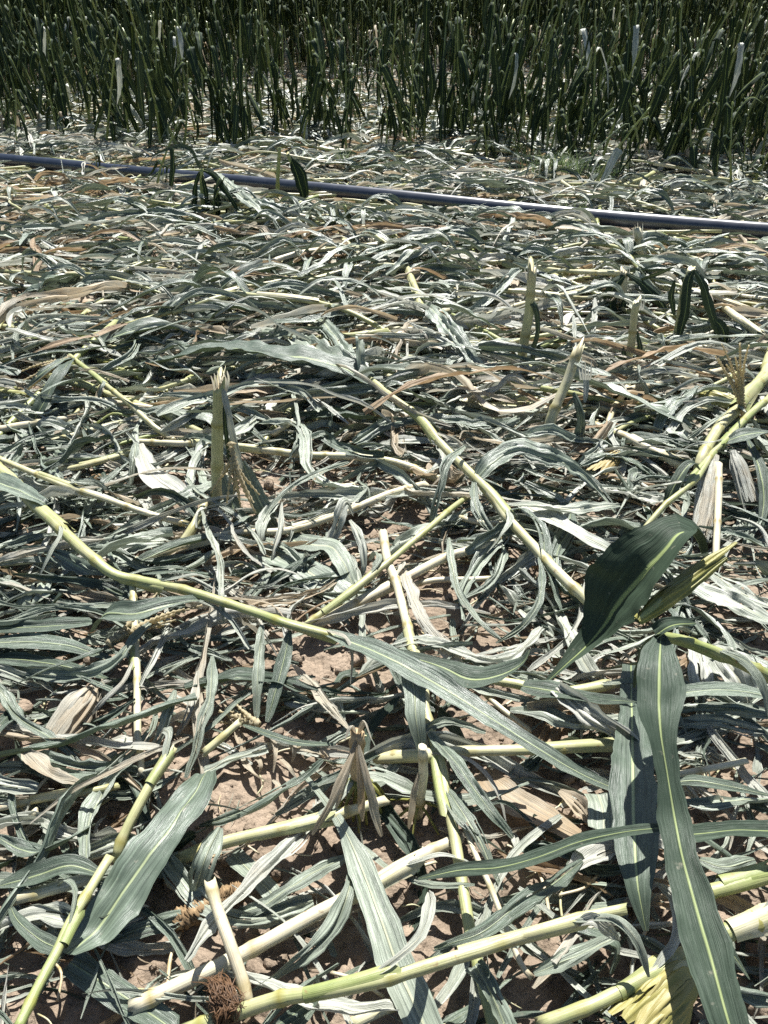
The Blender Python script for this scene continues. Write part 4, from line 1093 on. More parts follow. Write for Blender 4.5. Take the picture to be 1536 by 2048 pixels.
def silk_md(p, d, L, seed, nstr=40, spread=.5):
    r = np.random.default_rng(seed)
    md = MD()
    for q in range(nstr):
        dd = np.asarray(d, float)
        dd = dd / np.linalg.norm(dd) + r.normal(size=3) * spread
        dd /= np.linalg.norm(dd)
        l = L * r.uniform(.5, 1)
        c = r.normal(size=3) * l * .25
        P = np.array([p + r.normal(size=3) * .003, p + dd * l * .5 + c, p + dd * l + c * .5 - [0, 0, l * .4]])
        P[:, 2] = np.maximum(P[:, 2], .004)
        md.join(ribbon(P, .0016, n=8, m=2, prof='strip', pleat=0, wave=0, fold=.3, tone=.9, seed=seed + q))
    return md


husked_ear("green ear in loose yellow green husks beside the foot of the hanging leaf", at(1385, 1925, .07), at(1262, 2062, .05), .036, .44, 41, 6, .3)
husked_ear("bright green ear in its husk, jutting level from the slanting jointed stalk", at(1400, 790, .09), at(1484, 818, .09), .030, .30, 42, 4, .1)
husked_ear("tan husked ear lying among dark leaves near the hanging green stalk", at(188, 1378, .05), at(112, 1482, .03), .032, .79, 43, 4, .15, False, LEAF)
husked_ear("slim green ear shoot pointing up beside the dark cupped leaf", at(1275, 1242, .22), at(1448, 1112, .30), .0215, .30, 44, 3, .05)
husked_ear("pale ear husk lying behind the leaning stub's white scraps", at(1240, 905, .05), at(1190, 955, .03), .026, .68, 45, 5, .6)
husked_ear("frayed straw coloured husk hanging open beside a pale stalk", at(1428, 912, .14), at(1402, 1070, .03), .026, .75, 46, 7, .35, False, LEAF)
husked_ear("second frayed husk near the edge, hanging over a dark gap", at(1466, 902, .14), at(1500, 1012, .04), .022, .70, 47, 6, .4, False, LEAF)


def cob(label, p0, p1, r, seed):
    rg = np.random.default_rng(seed)
    n, k = 34, 24
    C, L = spline([p0, (np.asarray(p0) + p1) / 2, p1], n)
    t, S, N = frames(C)
    a = np.linspace(0, 2 * np.pi, k, endpoint=False)
    s = np.linspace(0, 1, n)
    rad = r * np.sin(np.pi * (.1 + .8 * s)) ** .3
    bump = np.where((np.arange(n)[:, None] + np.arange(k)[None]) % 2 == 0, 1.0, .80) * (1 + rg.normal(size=(n, k)) * .10)
    bump *= .8 + .4 * vnoise(a[None] * 2 + np.zeros((n, 1)), s[:, None] * 6 + np.zeros((1, k)), seed)
    R = rad[:, None] * bump
    R[0] *= .2
    R[-1] *= .2
    V = C[:, None] + S[:, None] * (np.cos(a)[None] * R)[..., None] + N[:, None] * (np.sin(a)[None] * R)[..., None]
    i = np.arange(n - 1)[:, None] * k + np.arange(k)[None]
    j = np.arange(n - 1)[:, None] * k + (np.arange(k)[None] + 1) % k
    tag(obj("corn_cob", MD().add(V.reshape(-1, 3), np.stack([i, j, j + k, i + k], -1).reshape(-1, 4)), COB, None, tuple(np.asarray(p0) * [1, 1, 0])), label, "corn cob")


cob("rotten brown cob half under the whitish bare stalk piece, left end frayed", at(344, 1846, .025), at(436, 1800, .03), .020, 5)
cob("smaller crumbly brown cob lump right of the whitish bare stalk piece", at(440, 1796, .02), at(488, 1782, .02), .019, 6)
cob("orange brown cob bit lying below the white crumpled leaf's stalks", at(178, 960, .03), at(204, 954, .03), .013, 7)

p = at(452, 2006, .105)
SK = MD()
for q in range(420):          # a soft mat of fine strands hanging over the stalk
    p0 = at(452 + RNG.normal() * 13, 2006 + RNG.normal() * 7, .108)
    e = at(440 + RNG.normal() * 17, 1972 + RNG.normal() * 14, .085 + RNG.normal() * .012) if q % 2 else at(446 + RNG.normal() * 14, 2046 + RNG.normal() * 14, .07)
    c = (p0 + e) / 2 + RNG.normal(size=3) * .006 + [0, 0, .008]
    SK.join(ribbon([p0, c, e], .0013, n=8, m=2, prof='strip', pleat=0, wave=0, fold=.3, tone=.9, seed=q))
tag(obj("silk_tuft", SK, SILK, None, tuple(p)), "dark brown tuft of corn silk caught on the green jointed stalk", "corn silk")

# ------------------------------------------------------------------ the irrigation pipe
pp = [(-620, 268), (-300, 290), (0, 318), (250, 341), (500, 366), (800, 396), (1130, 427), (1420, 452), (1560, 466), (1900, 497), (2300, 535)]
PC = np.array([at(x, y, .086) for x, y in pp])
PC[:, 2] = .086 + .006 * np.sin(np.arange(len(pp)) * 1.7)
tag(obj("irrigation_pipe", tube(PC, .046, n=160, k=28, jag=0, node=99, first=99), PIPE, None, tuple(PC[0])), "long black plastic irrigation pipe lying across the flattened corn", "pipe")
# ------------------------------------------------------------------ the flattened crop: loose leaves and stalks
BARE = [(515, 965, 70, 50), (330, 960, 60, 50), (1440, 800, 70, 36), (1488, 770, 30, 70), (1290, 650, 90, 40), (1060, 680, 40, 50), (640, 1330, 115, 62), (905, 1225, 85, 70), (985, 1440, 85, 50), (470, 1585, 75, 75), (570, 1690, 120, 50), (860, 1790, 95, 110), (1010, 1765, 70, 55), (275, 1895, 70, 50),
        (800, 1050, 50, 60), (725, 1120, 45, 50), (860, 1990, 60, 60), (65, 780, 70, 35), (1190, 690, 60, 25), (640, 900, 50, 16), (1020, 865, 60, 20), (300, 1470, 40, 50),
        (560, 1520, 90, 50), (700, 1620, 60, 40), (440, 1900, 80, 70), (620, 1980, 60, 40), (1120, 1650, 70, 40), (60, 2020, 70, 40), (1215, 462, 70, 14), (900, 370, 60, 12),
        (1120, 385, 60, 10), (640, 790, 30, 12), (790, 1180, 30, 30), (1060, 1600, 80, 50), (1490, 1190, 40, 20), (240, 385, 40, 10), (940, 700, 40, 12)]


def bare(x, y, slack=1.0):
    px, py, dep = proj((x, y, 0))
    return any(((px - a) / (c * slack)) ** 2 + ((py - b) / (d * slack)) ** 2 < 1 for a, b, c, d in BARE)


def off_pipe(x, y):
    yp = np.interp(x, PC[:, 0], PC[:, 1])
    return not (-.36 < y - yp < .30)


def clear_of_pipe(x, y, a, L):
    s = [(x + math.cos(a) * L * t, y + math.sin(a) * L * t) for t in (-.25, 0, .25, .5, .75, 1, 1.25)]
    dv = [yy - np.interp(xx, PC[:, 0], PC[:, 1]) for xx, yy in s]
    return min(dv) > .22 or max(dv) < -.25


def litter_variant(seed, n, m, wide=1.0, flat=1.0):
    r = np.random.default_rng(seed)
    L = r.uniform(.20, .74)
    w = (.013 + .050 * r.uniform() ** 1.3) * wide
    k = 6
    s = np.linspace(-.5, .5, k)
    bend = r.normal() * .18
    x = s * L
    y = bend * L * (s ** 2) + r.normal() * .05 * L * np.sin(s * 7)
    z = r.uniform(.0, 1) ** 2 * .065 * flat * (1 - (2 * s) ** 2) + r.normal(size=k) * .011 * flat
    if r.uniform() < .2:
        z[-1] += r.uniform(.02, .07) * flat
    z -= min(z[0], z[-1])
    return ribbon(np.stack([x, y, z], 1), w, n=n, m=m, prof=['both', 'blade', 'strip', 'tip'][seed % 4], roll=r.normal() * 28, twist=r.normal() * 70, fold=r.uniform(.0, .8),
                  pleat=r.uniform(.10, .38), wave=r.uniform(.05, .16), tone=0.0, seed=seed, rib=r.uniform(.0, .9), edge=.7, crumple=.3, slits=int(r.integers(0, 3)))


def scatter(md, variants, pos, ang, pitch, bank, scale, tones, rnds):
    """Copies of the variants, turned, tilted, scaled and set at pos, gathered into md."""
    which = RNG.integers(0, len(variants), len(pos))
    for vi, var in enumerate(variants):
        idx = np.where(which == vi)[0]
        if not len(idx):
            continue
        V, Q, T, lf, tn = var.flat()
        ca, sa = np.cos(ang[idx]), np.sin(ang[idx])
        cp, sp_ = np.cos(pitch[idx]), np.sin(pitch[idx])
        cb, sb = np.cos(bank[idx]), np.sin(bank[idx])
        v = V[None] * scale[idx][:, None, None]
        x, y, z = v[..., 0], v[..., 1], v[..., 2]
        y, z = y * cb[:, None] - z * sb[:, None], y * sb[:, None] + z * cb[:, None]
        x, z = x * cp[:, None] - z * sp_[:, None], x * sp_[:, None] + z * cp[:, None]
        x, y = x * ca[:, None] - y * sa[:, None], x * sa[:, None] + y * ca[:, None]
        W = np.stack([x, y, z], -1) + pos[idx][:, None, :]
        k, nq = len(V), len(idx)
        off = (np.arange(nq) * k)[:, None, None]
        lfn = np.repeat(lf[None], nq, 0).copy()
        lfn[..., 2] = rnds[idx][:, None]
        tnn = np.repeat(tn[None], nq, 0).copy()
        tnn[..., 0] += tones[idx][:, None]
        md.add(W.reshape(-1, 3), (Q[None] + off).reshape(-1, 4) if len(Q) else None, (T[None] + off).reshape(-1, 3) if len(T) else None, lfn.reshape(-1, 3), tnn.reshape(-1, 3))


def rand_tones(n):
    u = RNG.uniform(size=n)
    t = np.where(u < .13, RNG.uniform(.20, .34, n), np.where(u < .50, RNG.uniform(.36, .54, n), np.where(u < .80, RNG.uniform(.54, .68, n), np.where(u < .93, RNG.uniform(.68, .80, n), RNG.uniform(.80, .94, n)))))
    return t


def rand_angle(n):
    u = RNG.uniform(size=n)
    return np.where(u < .58, RNG.normal(0.05, .45, n), RNG.uniform(-np.pi, np.pi, n)) + np.where(RNG.uniform(size=n) < .5, 0, np.pi)


def field_points(n, y0, y1, margin):
    out = []
    while len(out) < n:
        y = math.sqrt(RNG.uniform((y0 + .9) ** 2, (y1 + .9) ** 2)) - .9
        half = (y * CP + CAM_H * SP) * .525 + margin
        out.append((RNG.uniform(-half, half), y))
    return np.array(out)


# 1. nearest loose leaves, each one its own object, then the rest of the near litter as one mass
near_vars = [litter_variant(100 + i, 26, 14, .9, .8) for i in range(44)]
P = field_points(3100, .25, 3.1, 1.0)
P = P[RNG.uniform(size=len(P)) < .52 + .48 * np.clip((P[:, 1] - .9) / .9, 0, 1)]
P = P[[not bare(x, y, 1.4 if y < 1.9 else 1.15) for x, y in P]]
keepers, mass = [], []
for x, y in P:
    px, py, dep = proj((x, y, 0))
    inside = -40 < px < 1576 and py < 2090
    (keepers if inside and len(keepers) < 190 and RNG.uniform() < (.9 if py > 1500 else .5 if py > 1000 else .2) else mass).append((x, y))
TONE_WORD = [(.34, "dark green"), (.54, "grey green"), (.68, "silvery"), (.80, "cream"), (2, "tan")]


def zone_word(x, y):
    px, py, _ = proj((x, y, 0))
    if py > 1640:
        return "among the nearest thick stalks" if px < 1000 else "around the foot of the long hanging leaf"
    if py > 1240:
        return "under the bent long-leaved plant" if px < 760 else "around the level torn-edged stalk"
    if py > 940:
        return "beyond the bent long-leaved plant" if px < 760 else "under the leafy fallen plant and dark cupped leaf"
    return "around the splintered stump" if px < 760 else "around the two straight stumps"


for q, (x, y) in enumerate(keepers):
    tn = float(rand_tones(1)[0])
    var = near_vars[q % len(near_vars)]
    V, Q, T, lf, t3 = var.flat()
    md = MD().add(V, Q, T, lf, t3 + [tn, 0, 0])
    o = obj("corn_leaf", md, LEAF)
    lift = float(RNG.uniform(.0, .028))
    o.location = (x, y, float(soil_h(x, y)) * .5 + .008 + lift)
    o.rotation_euler = (RNG.normal() * .14, RNG.normal() * .07, float(rand_angle(1)[0]))
    s = RNG.uniform(.6, 1.0)
    o.scale = (s, s, s)
    word = next(w for lim, w in TONE_WORD if tn < lim)
    lab = f"loose wilted {word} leaf lying {zone_word(x, y)}"
    tag(o, lab, "corn leaf", lab.replace("leaf", "leaves"))

MASS = MD()


def litter(var, pts, zlo, zhi, pit, bank, smin, smax, tshift=0):
    n = len(pts)
    patch = vnoise(pts[:, 0] * .8, pts[:, 1] * .5, 44)
    tshift = tshift + np.where((patch > .68) & (RNG.uniform(size=n) < .16), .26, 0)
    z = RNG.uniform(zlo, zhi, n) * (.4 + 1.2 * vnoise(pts[:, 0] * 1.3, pts[:, 1] * 1.3, 12))
    scatter(MASS, var, np.column_stack([pts, z]), rand_angle(n), RNG.normal(0, pit, n), RNG.normal(0, bank, n), RNG.uniform(smin, smax, n), np.minimum(rand_tones(n) + tshift, .95), RNG.uniform(size=n))


litter(near_vars, np.array(mass), .004, .05, .09, .45, .45, .95, .03)
crumpled = [litter_variant(2300 + i, 18, 10, .8, .7) for i in range(30)]
P = field_points(3900, .25, 3.2, 1.0)
P = P[[not bare(x, y, 1.12) for x, y in P]]
litter(crumpled, P, .002, .03, .10, .45, .22, .60, .04)
mid_vars = [litter_variant(300 + i, 14, 7, .95, 1.0) for i in range(44)]
P = field_points(17500, 2.3, 9.0, 1.0)
P = P[[not bare(x, y, .9) for x, y in P]]
P = P[vnoise(P[:, 0] * 2.3, P[:, 1] * 2.3, 31) + RNG.uniform(-.25, .25, len(P)) > .27]
P = P[np.array([off_pipe(x, y) for x, y in P])]
litter(mid_vars, P, .003, .095, .12, .6, .5, 1.1, .05)
# leaves lying along the pipe, under and beside it
xs = RNG.uniform(-6, 5, 900)
n = len(xs)
off = np.where(RNG.uniform(size=n) < .6, RNG.uniform(-.40, -.08, n), RNG.uniform(.06, .34, n))
pang = np.arctan2(np.interp(xs + .2, PC[:, 0], PC[:, 1]) - np.interp(xs - .2, PC[:, 0], PC[:, 1]), .4)
scatter(MASS, mid_vars, np.column_stack([xs, np.interp(xs, PC[:, 0], PC[:, 1]) + off, RNG.uniform(.002, .02, n)]), pang + RNG.normal(0, .16, n), RNG.normal(0, .05, n), RNG.normal(0, .4, n),
        RNG.uniform(.35, .8, n), rand_tones(n) + .04, RNG.uniform(size=n))
far_vars = [litter_variant(500 + i, 9, 4, 1.1, 1.0) for i in range(30)]
litter(far_vars, field_points(24000, 8.6, 24, 1.5), .005, .05, .10, .45, .5, 1.05, .10)
# shredded scraps and straw everywhere, soil patches too
scrap_vars = [litter_variant(700 + i, 8, 4, .7, .5) for i in range(24)]
P = field_points(2600, .3, 4.5, .5)
n = len(P)
scatter(MASS, scrap_vars, np.column_stack([P, soil_h(P[:, 0], P[:, 1]) + .004]), rand_angle(n), RNG.normal(0, .1, n), RNG.normal(0, .4, n), RNG.uniform(.06, .22, n), RNG.uniform(.5, .9, n), RNG.uniform(size=n))
tag(obj("leaf_litter", MASS, LEAF), "mass of shredded grey green leaves covering the whole field", "leaf litter", kind="stuff")

# short bleached straw and stalk splinters
SPL = MD()
spl_vars = [tube([(-.5 * l, 0, 0), (0, RNG.normal() * .01, .01), (.5 * l, 0, 0)], r, r * .9, n=9, k=6, seed=i, node=.15, tone=0, jag=1) for i, (l, r) in enumerate([(.12, .004), (.2, .006), (.3, .008), (.09, .003), (.5, .010), (.75, .0115)] * 3)]
P = field_points(3800, 2.2, 9.5, .6)
P = P[[not bare(x, y, .8) for x, y in P]]
n = len(P)
scatter(SPL, spl_vars, np.column_stack([P, RNG.uniform(.01, .07, n)]), rand_angle(n), RNG.normal(0, .08, n), RNG.normal(0, .2, n), RNG.uniform(.6, 1.35, n), RNG.uniform(.22, .72, n), RNG.uniform(size=n))
P = field_points(700, .4, 3.0, .5)
n = len(P)
scatter(SPL, [v for i, v in enumerate(spl_vars) if i % 6 in (0, 3)], np.column_stack([P, RNG.uniform(.002, .02, n)]), rand_angle(n), RNG.normal(0, .08, n), RNG.normal(0, .2, n), RNG.uniform(.3, .9, n), RNG.uniform(.5, .85, n), RNG.uniform(size=n))
tag(obj("straw_litter", SPL, STALK), "scattered bleached straw and stalk splinters", "straw", kind="stuff")

# 2. fallen plants of the middle distance: a few built with their parts, then copied
def make_fallen(seed):
    r = np.random.default_rng(seed)
    L = r.uniform(.7, 1.5)
    C = np.array([[0, 0, .02], [L * .35, r.normal() * .04, .05 + r.uniform(0, .05)], [L * .7, r.normal() * .07, .06 + r.uniform(0, .06)], [L, r.normal() * .1, .03]])
    root = empty("fallen_corn_plant", (0, 0, 0))
    rad = r.uniform(.009, .014)
    ta, tb = r.uniform(.25, .65), r.uniform(.2, .55)
    kids = [obj("stalk", tube(C, rad, rad * .7, tone=ta, tone1=tb, seed=seed, n=40, k=8), STALK, root)]
    for q in range(2):
        a = r.uniform(.05, .6)
        kids.append(obj("leaf_sheath", sheath(C, rad, a, a + .2, tone=r.uniform(.4, .75), seed=seed + q, start=r.uniform(0, 180)), STALK, root))
    for q in range(int(r.integers(4, 8))):
        s = r.uniform(.3, .98)
        p0 = spline(C, 50)[0][int(s * 49)]
        a = r.normal() * .5 + (0 if r.uniform() < .75 else np.pi)
        l = r.uniform(.3, .62)
        d = np.array([np.cos(a), np.sin(a), 0])
        Pl = [p0, p0 + d * l * .3 + [0, 0, r.uniform(.02, .09)], p0 + d * l * .7 + [0, 0, r.uniform(-.01, .08)], p0 + d * l]
        Pl[3][2] = r.uniform(.01, .04)
        kids.append(obj("leaf", ribbon(Pl, r.uniform(.025, .060), n=22, m=10, prof='blade', twist=r.normal() * 70, pleat=r.uniform(.08, .28), fold=r.uniform(.1, .6), crumple=.25, tone=r.uniform(.28, .66), seed=seed * 5 + q), LEAF, root))
    KIDS[root.name] = kids
    return root


fallen = [make_fallen(40 + i) for i in range(14)]
P = []
for p in field_points(900, 2.7, 11.5, .2):
    a = float(rand_angle(1)[0])
    if not bare(p[0], p[1], .9) and p[1] + math.sin(a) * 1.1 > 2.45 and clear_of_pipe(p[0], p[1], a, 1.2):
        P.append((p[0], p[1], a))
P = P[:205]
for q, (x, y, fa) in enumerate(P):
    src = fallen[q % len(fallen)]
    px, py, dep = proj((x, y, 0))
    if py > 640:
        lab = "fallen plant sunk in leaf litter between the nearer stumps"
    elif y < 6.4 or py > 470:
        lab = "fallen plant lying in the flattened crop just this side of the pipe"
    else:
        lab = "fallen plant lying in the flattened crop beyond the pipe"
    rot = (0, 0, fa)
    loc = (x, y, float(RNG.uniform(.01, .07)))
    grp = lab.replace("plant", "plants")
    if q < len(fallen):
        src.location, src.rotation_euler = loc, rot
        tag(src, lab, "corn plant", grp)
    else:
        src_l = src.get("label")
        c = dup(src, loc, rot, float(RNG.uniform(.8, 1.1)), lab, grp)
        c["category"] = "corn plant"

# 3. standing corn
def make_standing(seed, H, nleaf, wilt, bare_frac=.1, tasselled=False, lean=.05, lod=2):
    """Parts of an upright plant with its base at the origin: [(name, mesh data, material)]."""
    r = np.random.default_rng(seed)
    C = np.array([[0, 0, -.02], [r.normal() * lean * .3, r.normal() * lean * .3, H * .4], [r.normal() * lean, r.normal() * lean, H]])
    rad = .0125 if H > 1.2 else .011
    parts = [("stalk", tube(C, rad, rad * (.45 if H < 1.5 else .12), n=[10, 16, 26][lod], k=[4, 6, 8][lod], tone=r.uniform(.05, .24), tone1=.12, seed=seed, node=.16, jag=.8 if H < 1.5 else 0, cut=.0 if H > 1.5 else .35), STALK)]
    CC = spline(C, 60)[0]
    a = r.uniform(0, 6.28)
    for q in range(nleaf):
        s = bare_frac + (1 - bare_frac) * (q + r.uniform(.2, .8)) / nleaf
        p0 = CC[int(min(s, .99) * 59)]
        a += np.pi + r.normal() * .5
        d = np.array([np.cos(a), np.sin(a), 0])
        l = r.uniform(.35, .75) * (1 if H > 1 else .75)
        up = r.uniform(.05, .35) * l * (1 - wilt)
        if r.uniform() < wilt:
            Pl = [p0, p0 + d * .05 + [0, 0, .03 + up * .5], p0 + d * (.08 + .06 * r.uniform()) + [0, 0, -l * .35], p0 + d * (.06 + .1 * r.uniform()) + [0, 0, -l * .8]]
        else:
            Pl = [p0, p0 + d * l * .14 + [0, 0, .30 * l], p0 + d * l * .30 + [0, 0, .58 * l + up * .3], p0 + d * l * r.uniform(.4, .6) + [0, 0, l * r.uniform(.55, .85)]]
            if r.uniform() < .68:
                Pl[2] = p0 + d * l * .4 + [0, 0, l * .5]
                Pl[3] = p0 + d * l * .7 + [0, 0, l * r.uniform(-.1, .3)]
        Pl = np.array(Pl)
        Pl[:, 2] = np.maximum(Pl[:, 2], .01)
        dry = r.uniform() < .03 + (.12 if s < .3 else 0)
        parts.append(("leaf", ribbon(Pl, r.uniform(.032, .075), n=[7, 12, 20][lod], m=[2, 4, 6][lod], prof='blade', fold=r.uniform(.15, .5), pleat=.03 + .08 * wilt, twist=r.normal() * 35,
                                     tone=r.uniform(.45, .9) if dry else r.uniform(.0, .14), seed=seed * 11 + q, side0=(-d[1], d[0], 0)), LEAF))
    if tasselled:
        parts.append(("tassel", tassel(CC[-1], [0, 0, 1.0], .22, seed, 5, .3), TASSEL))
    return parts


KINDS = {'tall': [(900 + i, 1.9 + .11 * i, 12, .32, .08, i % 3 == 0) for i in range(7)],
         'ragged': [(930 + i, .62 + .10 * i, 6, .95, .2, False) for i in range(9)],
         'stem': [(950 + i, .42 + .10 * i, 3, .9, .4, False) for i in range(6)]}
protos = {}
for kd, lst in KINDS.items():
    protos[kd] = []
    for (sd, H, nl, wl, bf, ts) in lst:
        root = empty("standing_corn_plant" if kd != 'stem' else "snapped_corn_stalk", (0, 0, 0))
        KIDS[root.name] = [obj(nm, md, mt, root) for nm, md, mt in make_standing(sd, H, nl, wl, bf, ts)]
        protos[kd].append([root, H, False])


def stand(kd, x, y, h, label, group, lean=(0, 0), rz=None):
    lst = protos[kd]
    e = min(lst, key=lambda t: abs(t[1] - h) + RNG.uniform(0, .3))
    rot = (lean[0], lean[1], float(RNG.uniform(0, 6.28)) if rz is None else rz)
    s = float(np.clip(h / e[1], .6, 1.5))
    loc = (x, y, 0.0)
    if not e[2]:
        e[2] = True
        r = e[0]
        r.location, r.rotation_euler, r.scale = loc, rot, (s, s, s)
        r["label"], r["group"] = label, group
        if not group:
            del r["group"]
    else:
        r = dup(e[0], loc, rot, s, label, group or "")
        if not group:
            del r["group"]
    r["category"] = "corn plant" if kd != 'stem' else "corn stem"
    return r


# ones that can be told apart: (kind, base px, top px, label)
SINGLE = [
 ('ragged', (366, 312), (388, 128), "tall green plant standing alone just beyond the far end of the pipe, blades crossing"),
 ('stem', (305, 404), (345, 232), "thin bare stem slanting up in front of the pipe's far half"),
 ('stem', (420, 458), (432, 350), "leafy stem leaning against the three-pronged dark plant"),
 ('stem', (318, 392), (330, 350), "short stem beside the slanting thin bare one"),
 ('stem', (195, 372), (200, 312), "pair-leafed short stem standing against the pipe's far end"),
 ('ragged', (120, 296), (105, 200), "dark ragged plant with a hanging blade beyond the pipe's far end"),
 ('ragged', (28, 288), (18, 200), "brown-leaved ragged plant outermost beyond the pipe's far end"),
 ('ragged', (820, 316), (826, 120), "slender tall stem with drooping leaves beyond the middle of the pipe"),
 ('ragged', (770, 318), (766, 165), "dark upright plant just left of the slender tall stem"),
 ('stem', (976, 340), (972, 240), "pale-topped bent stem beyond the pipe left of the grass tuft"),
 ('ragged', (1034, 336), (1030, 232), "dark bent plant right behind the grass tuft"),
 ('ragged', (1092, 300), (1088, 232), "small dark hooked plant beyond the grass tuft"),
 ('stem', (1178, 396), (1292, 212), "long stem leaning far over beside the grass tuft"),
 ('ragged', (1252, 378), (1262, 268), "broad-leafed plant standing by the long leaning stem"),
 ('ragged', (1360, 346), (1372, 176), "pair of dark stems under a pale drooping leaf, nearer the edge"),
 ('ragged', (1390, 318), (1402, 210), "brown-leaved plant beside the pair of dark stems"),
 ('ragged', (1432, 372), (1448, 92), "tallest near plant beyond the pipe, with a dry brown top"),
 ('ragged', (1462, 396), (1470, 206), "dark plant in front of the tallest near one"),
 ('ragged', (1530, 318), (1520, 130), "dark plant cut off by the edge beyond the pipe"),
 ('ragged', (560, 300), (556, 180), "dark plant with folded leaves beyond the pipe, left of centre"),
 ('ragged', (650, 298), (655, 160), "dark hanging-leaved plant beyond the bowed stem"),
]
for kd, (bx, by), (tx, ty), lab in SINGLE:
    b = at(bx, by, 0)
    t = up_at(b, tx, ty)
    dx = math.atan2(t[0] - b[0], max(t[2], .05))
    stand(kd, b[0], b[1], float(np.hypot(t[2], t[0] - b[0])), lab, None, (0, dx) if abs(dx) > .08 else (0, 0), 0.0 if abs(dx) > .08 else None)

# battered plants between the pipe and the stand
cnt = len(SINGLE)
tries = 0
while cnt < 420 and tries < 14000:
    tries += 1
    px, py = RNG.uniform(-60, 1600), RNG.uniform(165, 375)
    lim = 322 + max(0, (px - 800)) * .075
    left = px < 430
    dens = (1.0 if py < 290 else .25) if left else (.8 if py < 270 else .95)
    if 380 < px < 620 and py > 190:
        dens *= .35
    if 560 < px < 800 or 1080 < px < 1220:
        dens *= .6
    if py > lim or RNG.uniform() > dens * (.75 if py < 250 else 1.3):
        continue
    b = at(px, py, 0)
    kd = 'ragged' if RNG.uniform() < (.64 if left else .5) else 'stem'
    h = RNG.uniform(.6, 1.6) if left else RNG.uniform(.45, 1.45)
    if kd == 'stem':
        h *= .8
    where = "on the left flank" if left else "in the thinned middle" if px < 1000 else "on the right flank"
    lab = ("battered green plant" if kd == 'ragged' else "bare snapped stem") + f" standing {where} between pipe and dense corn"
    stand(kd, b[0], b[1], h, lab, lab.replace("plant", "plants").replace("stem", "stems"), (RNG.normal() * .18, RNG.normal() * .18))
    cnt += 1

# drop prototypes nothing used
for lst in protos.values():
    pass

# the dense stand: rows; nearest plants are objects of their own, the rest one mass
rows = []
for ri in range(28):
    y0 = 13.2 + ri * .72
    half = (y0 * CP + CAM_H * SP) * .53 + 1.6
    for x in np.arange(-half, half, .13):
        xx, yy = x + RNG.normal() * .03, y0 + RNG.normal() * .07
        # the edge of the stand comes nearer on the left
        edge = 15.2 + .8 * math.sin(xx * .9) + (.5 * vnoise(np.array([xx * .7]), np.array([3.0]), 9)[0]) - max(0, min(4.0, (-xx - 2.0) * 1.1))
        if yy < edge or RNG.uniform() < .07:
            continue
        rows.append((xx, yy))
y0 = 10.4
for ri in range(4):
    for x in np.arange(-9, -2.6, .17):
        yy = y0 + ri * .72 + RNG.normal() * .08
        if RNG.uniform() < .62 and yy > 9.8 + (x + 9) * .55:
            rows.append((x + RNG.normal() * .04, yy))
rows.sort(key=lambda p: p[1])
front = rows[:60]
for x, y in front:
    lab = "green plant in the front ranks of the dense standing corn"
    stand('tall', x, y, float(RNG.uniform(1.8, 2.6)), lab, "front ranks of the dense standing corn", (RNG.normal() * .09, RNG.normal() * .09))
back = np.array(rows[60:])
for lst in protos.values():
    for r, H, used in lst:
        if not used:
            for c in KIDS[r.name]:
                bpy.data.objects.remove(c)
            bpy.data.objects.remove(r)
MASSL, MASSS = MD(), MD()
for vi in range(9):
    pl, ps = MD(), MD()
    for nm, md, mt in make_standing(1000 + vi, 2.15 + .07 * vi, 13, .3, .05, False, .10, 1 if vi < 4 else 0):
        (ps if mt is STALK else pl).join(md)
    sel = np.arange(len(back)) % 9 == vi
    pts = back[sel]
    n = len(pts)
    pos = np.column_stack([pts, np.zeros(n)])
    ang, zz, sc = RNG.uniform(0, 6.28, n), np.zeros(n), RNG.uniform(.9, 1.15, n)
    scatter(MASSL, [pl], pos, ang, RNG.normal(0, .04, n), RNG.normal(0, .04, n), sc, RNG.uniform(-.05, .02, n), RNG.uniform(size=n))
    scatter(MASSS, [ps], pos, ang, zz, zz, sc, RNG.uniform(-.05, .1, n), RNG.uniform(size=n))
root = empty("dense_corn_crop", (0, 16, 0), "dense dark green corn crop still standing across the far side", "corn crop")
root["kind"] = "stuff"
for nm, md, mt in (("foliage", MASSL, LEAF), ("stalks", MASSS, STALK)):
    o = obj(nm, md, mt, root)
    o["kind"] = "stuff"

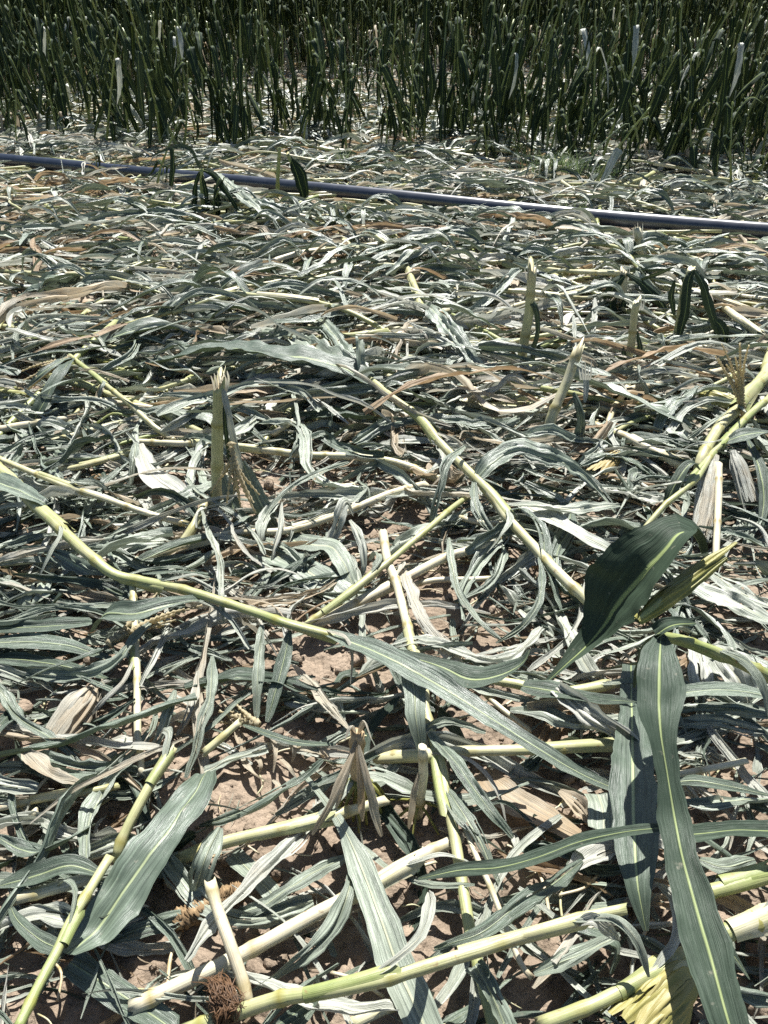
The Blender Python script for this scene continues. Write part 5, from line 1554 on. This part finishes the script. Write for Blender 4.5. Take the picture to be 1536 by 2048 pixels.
# ------------------------------------------------------------------ weeds and clods
def grass_tuft(label, px, py, n, L, seed):
    r = np.random.default_rng(seed)
    c = at(px, py, 0)
    md = MD()
    for q in range(n):
        a, l = r.uniform(0, 6.28), L * r.uniform(.5, 1)
        p0 = c + [r.normal() * .11 * n / 190, r.normal() * .06, 0]
        d = np.array([np.cos(a), np.sin(a), 0]) * r.uniform(.15, .7)
        md.join(ribbon([p0, p0 + d * l * .4 + [0, 0, l * .6], p0 + d * l + [0, 0, l * r.uniform(.5, .95)]], .006, n=8, m=2, prof='tip', tone=.2, seed=seed + q, pleat=0, wave=0))
    tag(obj("grass_tuft", md, GRASS, None, tuple(c)), label, "grass tuft")


grass_tuft("largest thin green grass tuft growing just beyond the pipe", 1120, 374, 260, .36, 1)
grass_tuft("dry-looking grass tuft beyond the pipe, beside bare soil", 960, 378, 70, .28, 2)
grass_tuft("small grass tuft growing behind the bowed leafy stem", 690, 345, 60, .26, 3)
grass_tuft("sparse grass tuft growing on the soil in front of the pipe", 1145, 452, 60, .20, 4)
grass_tuft("small grass tuft beyond the pipe near the long leaning stem", 1215, 372, 60, .26, 5)

def clod(seed):
    r = np.random.default_rng(seed)
    n, k = 7, 10
    th = np.linspace(0, np.pi, n)
    a = np.linspace(0, 2 * np.pi, k, endpoint=False)
    D = np.stack([np.sin(th)[:, None] * np.cos(a)[None], np.sin(th)[:, None] * np.sin(a)[None], np.cos(th)[:, None] + 0 * a[None]], -1)
    R = 1 + .38 * (vnoise(D[..., 0] * 2.2 + seed, D[..., 1] * 2.2 + D[..., 2] * 1.7, seed) - .5) * 2 + .12 * r.normal(size=(n, k))
    R[0], R[-1] = R[0].mean(), R[-1].mean()
    V = D * R[..., None] * [1, r.uniform(.7, 1), r.uniform(.5, .8)]
    i = np.arange(n - 1)[:, None] * k + np.arange(k)[None]
    j = np.arange(n - 1)[:, None] * k + (np.arange(k)[None] + 1) % k
    return MD().add(V.reshape(-1, 3), np.stack([i, i + k, j + k, j], -1).reshape(-1, 4))


CL = MD()
cl_vars = [clod(i) for i in range(12)]
P = field_points(9000, .25, 4.2, .5)
sz = .0028 + .020 * RNG.uniform(size=len(P)) ** 6
sz = np.where([bare(x, y, 1.1) for x, y in P], sz * 1.25, sz)
n = len(P)
scatter(CL, cl_vars, np.column_stack([P, soil_h(P[:, 0], P[:, 1]) + sz * .25]), RNG.uniform(0, 6.28, n), RNG.uniform(-.5, .5, n), RNG.uniform(-.5, .5, n), sz, np.zeros(n), RNG.uniform(size=n))
tag(obj("soil_clods", CL, SOIL), "loose crumbs and clods of dry brown soil", "soil clods", kind="stuff")
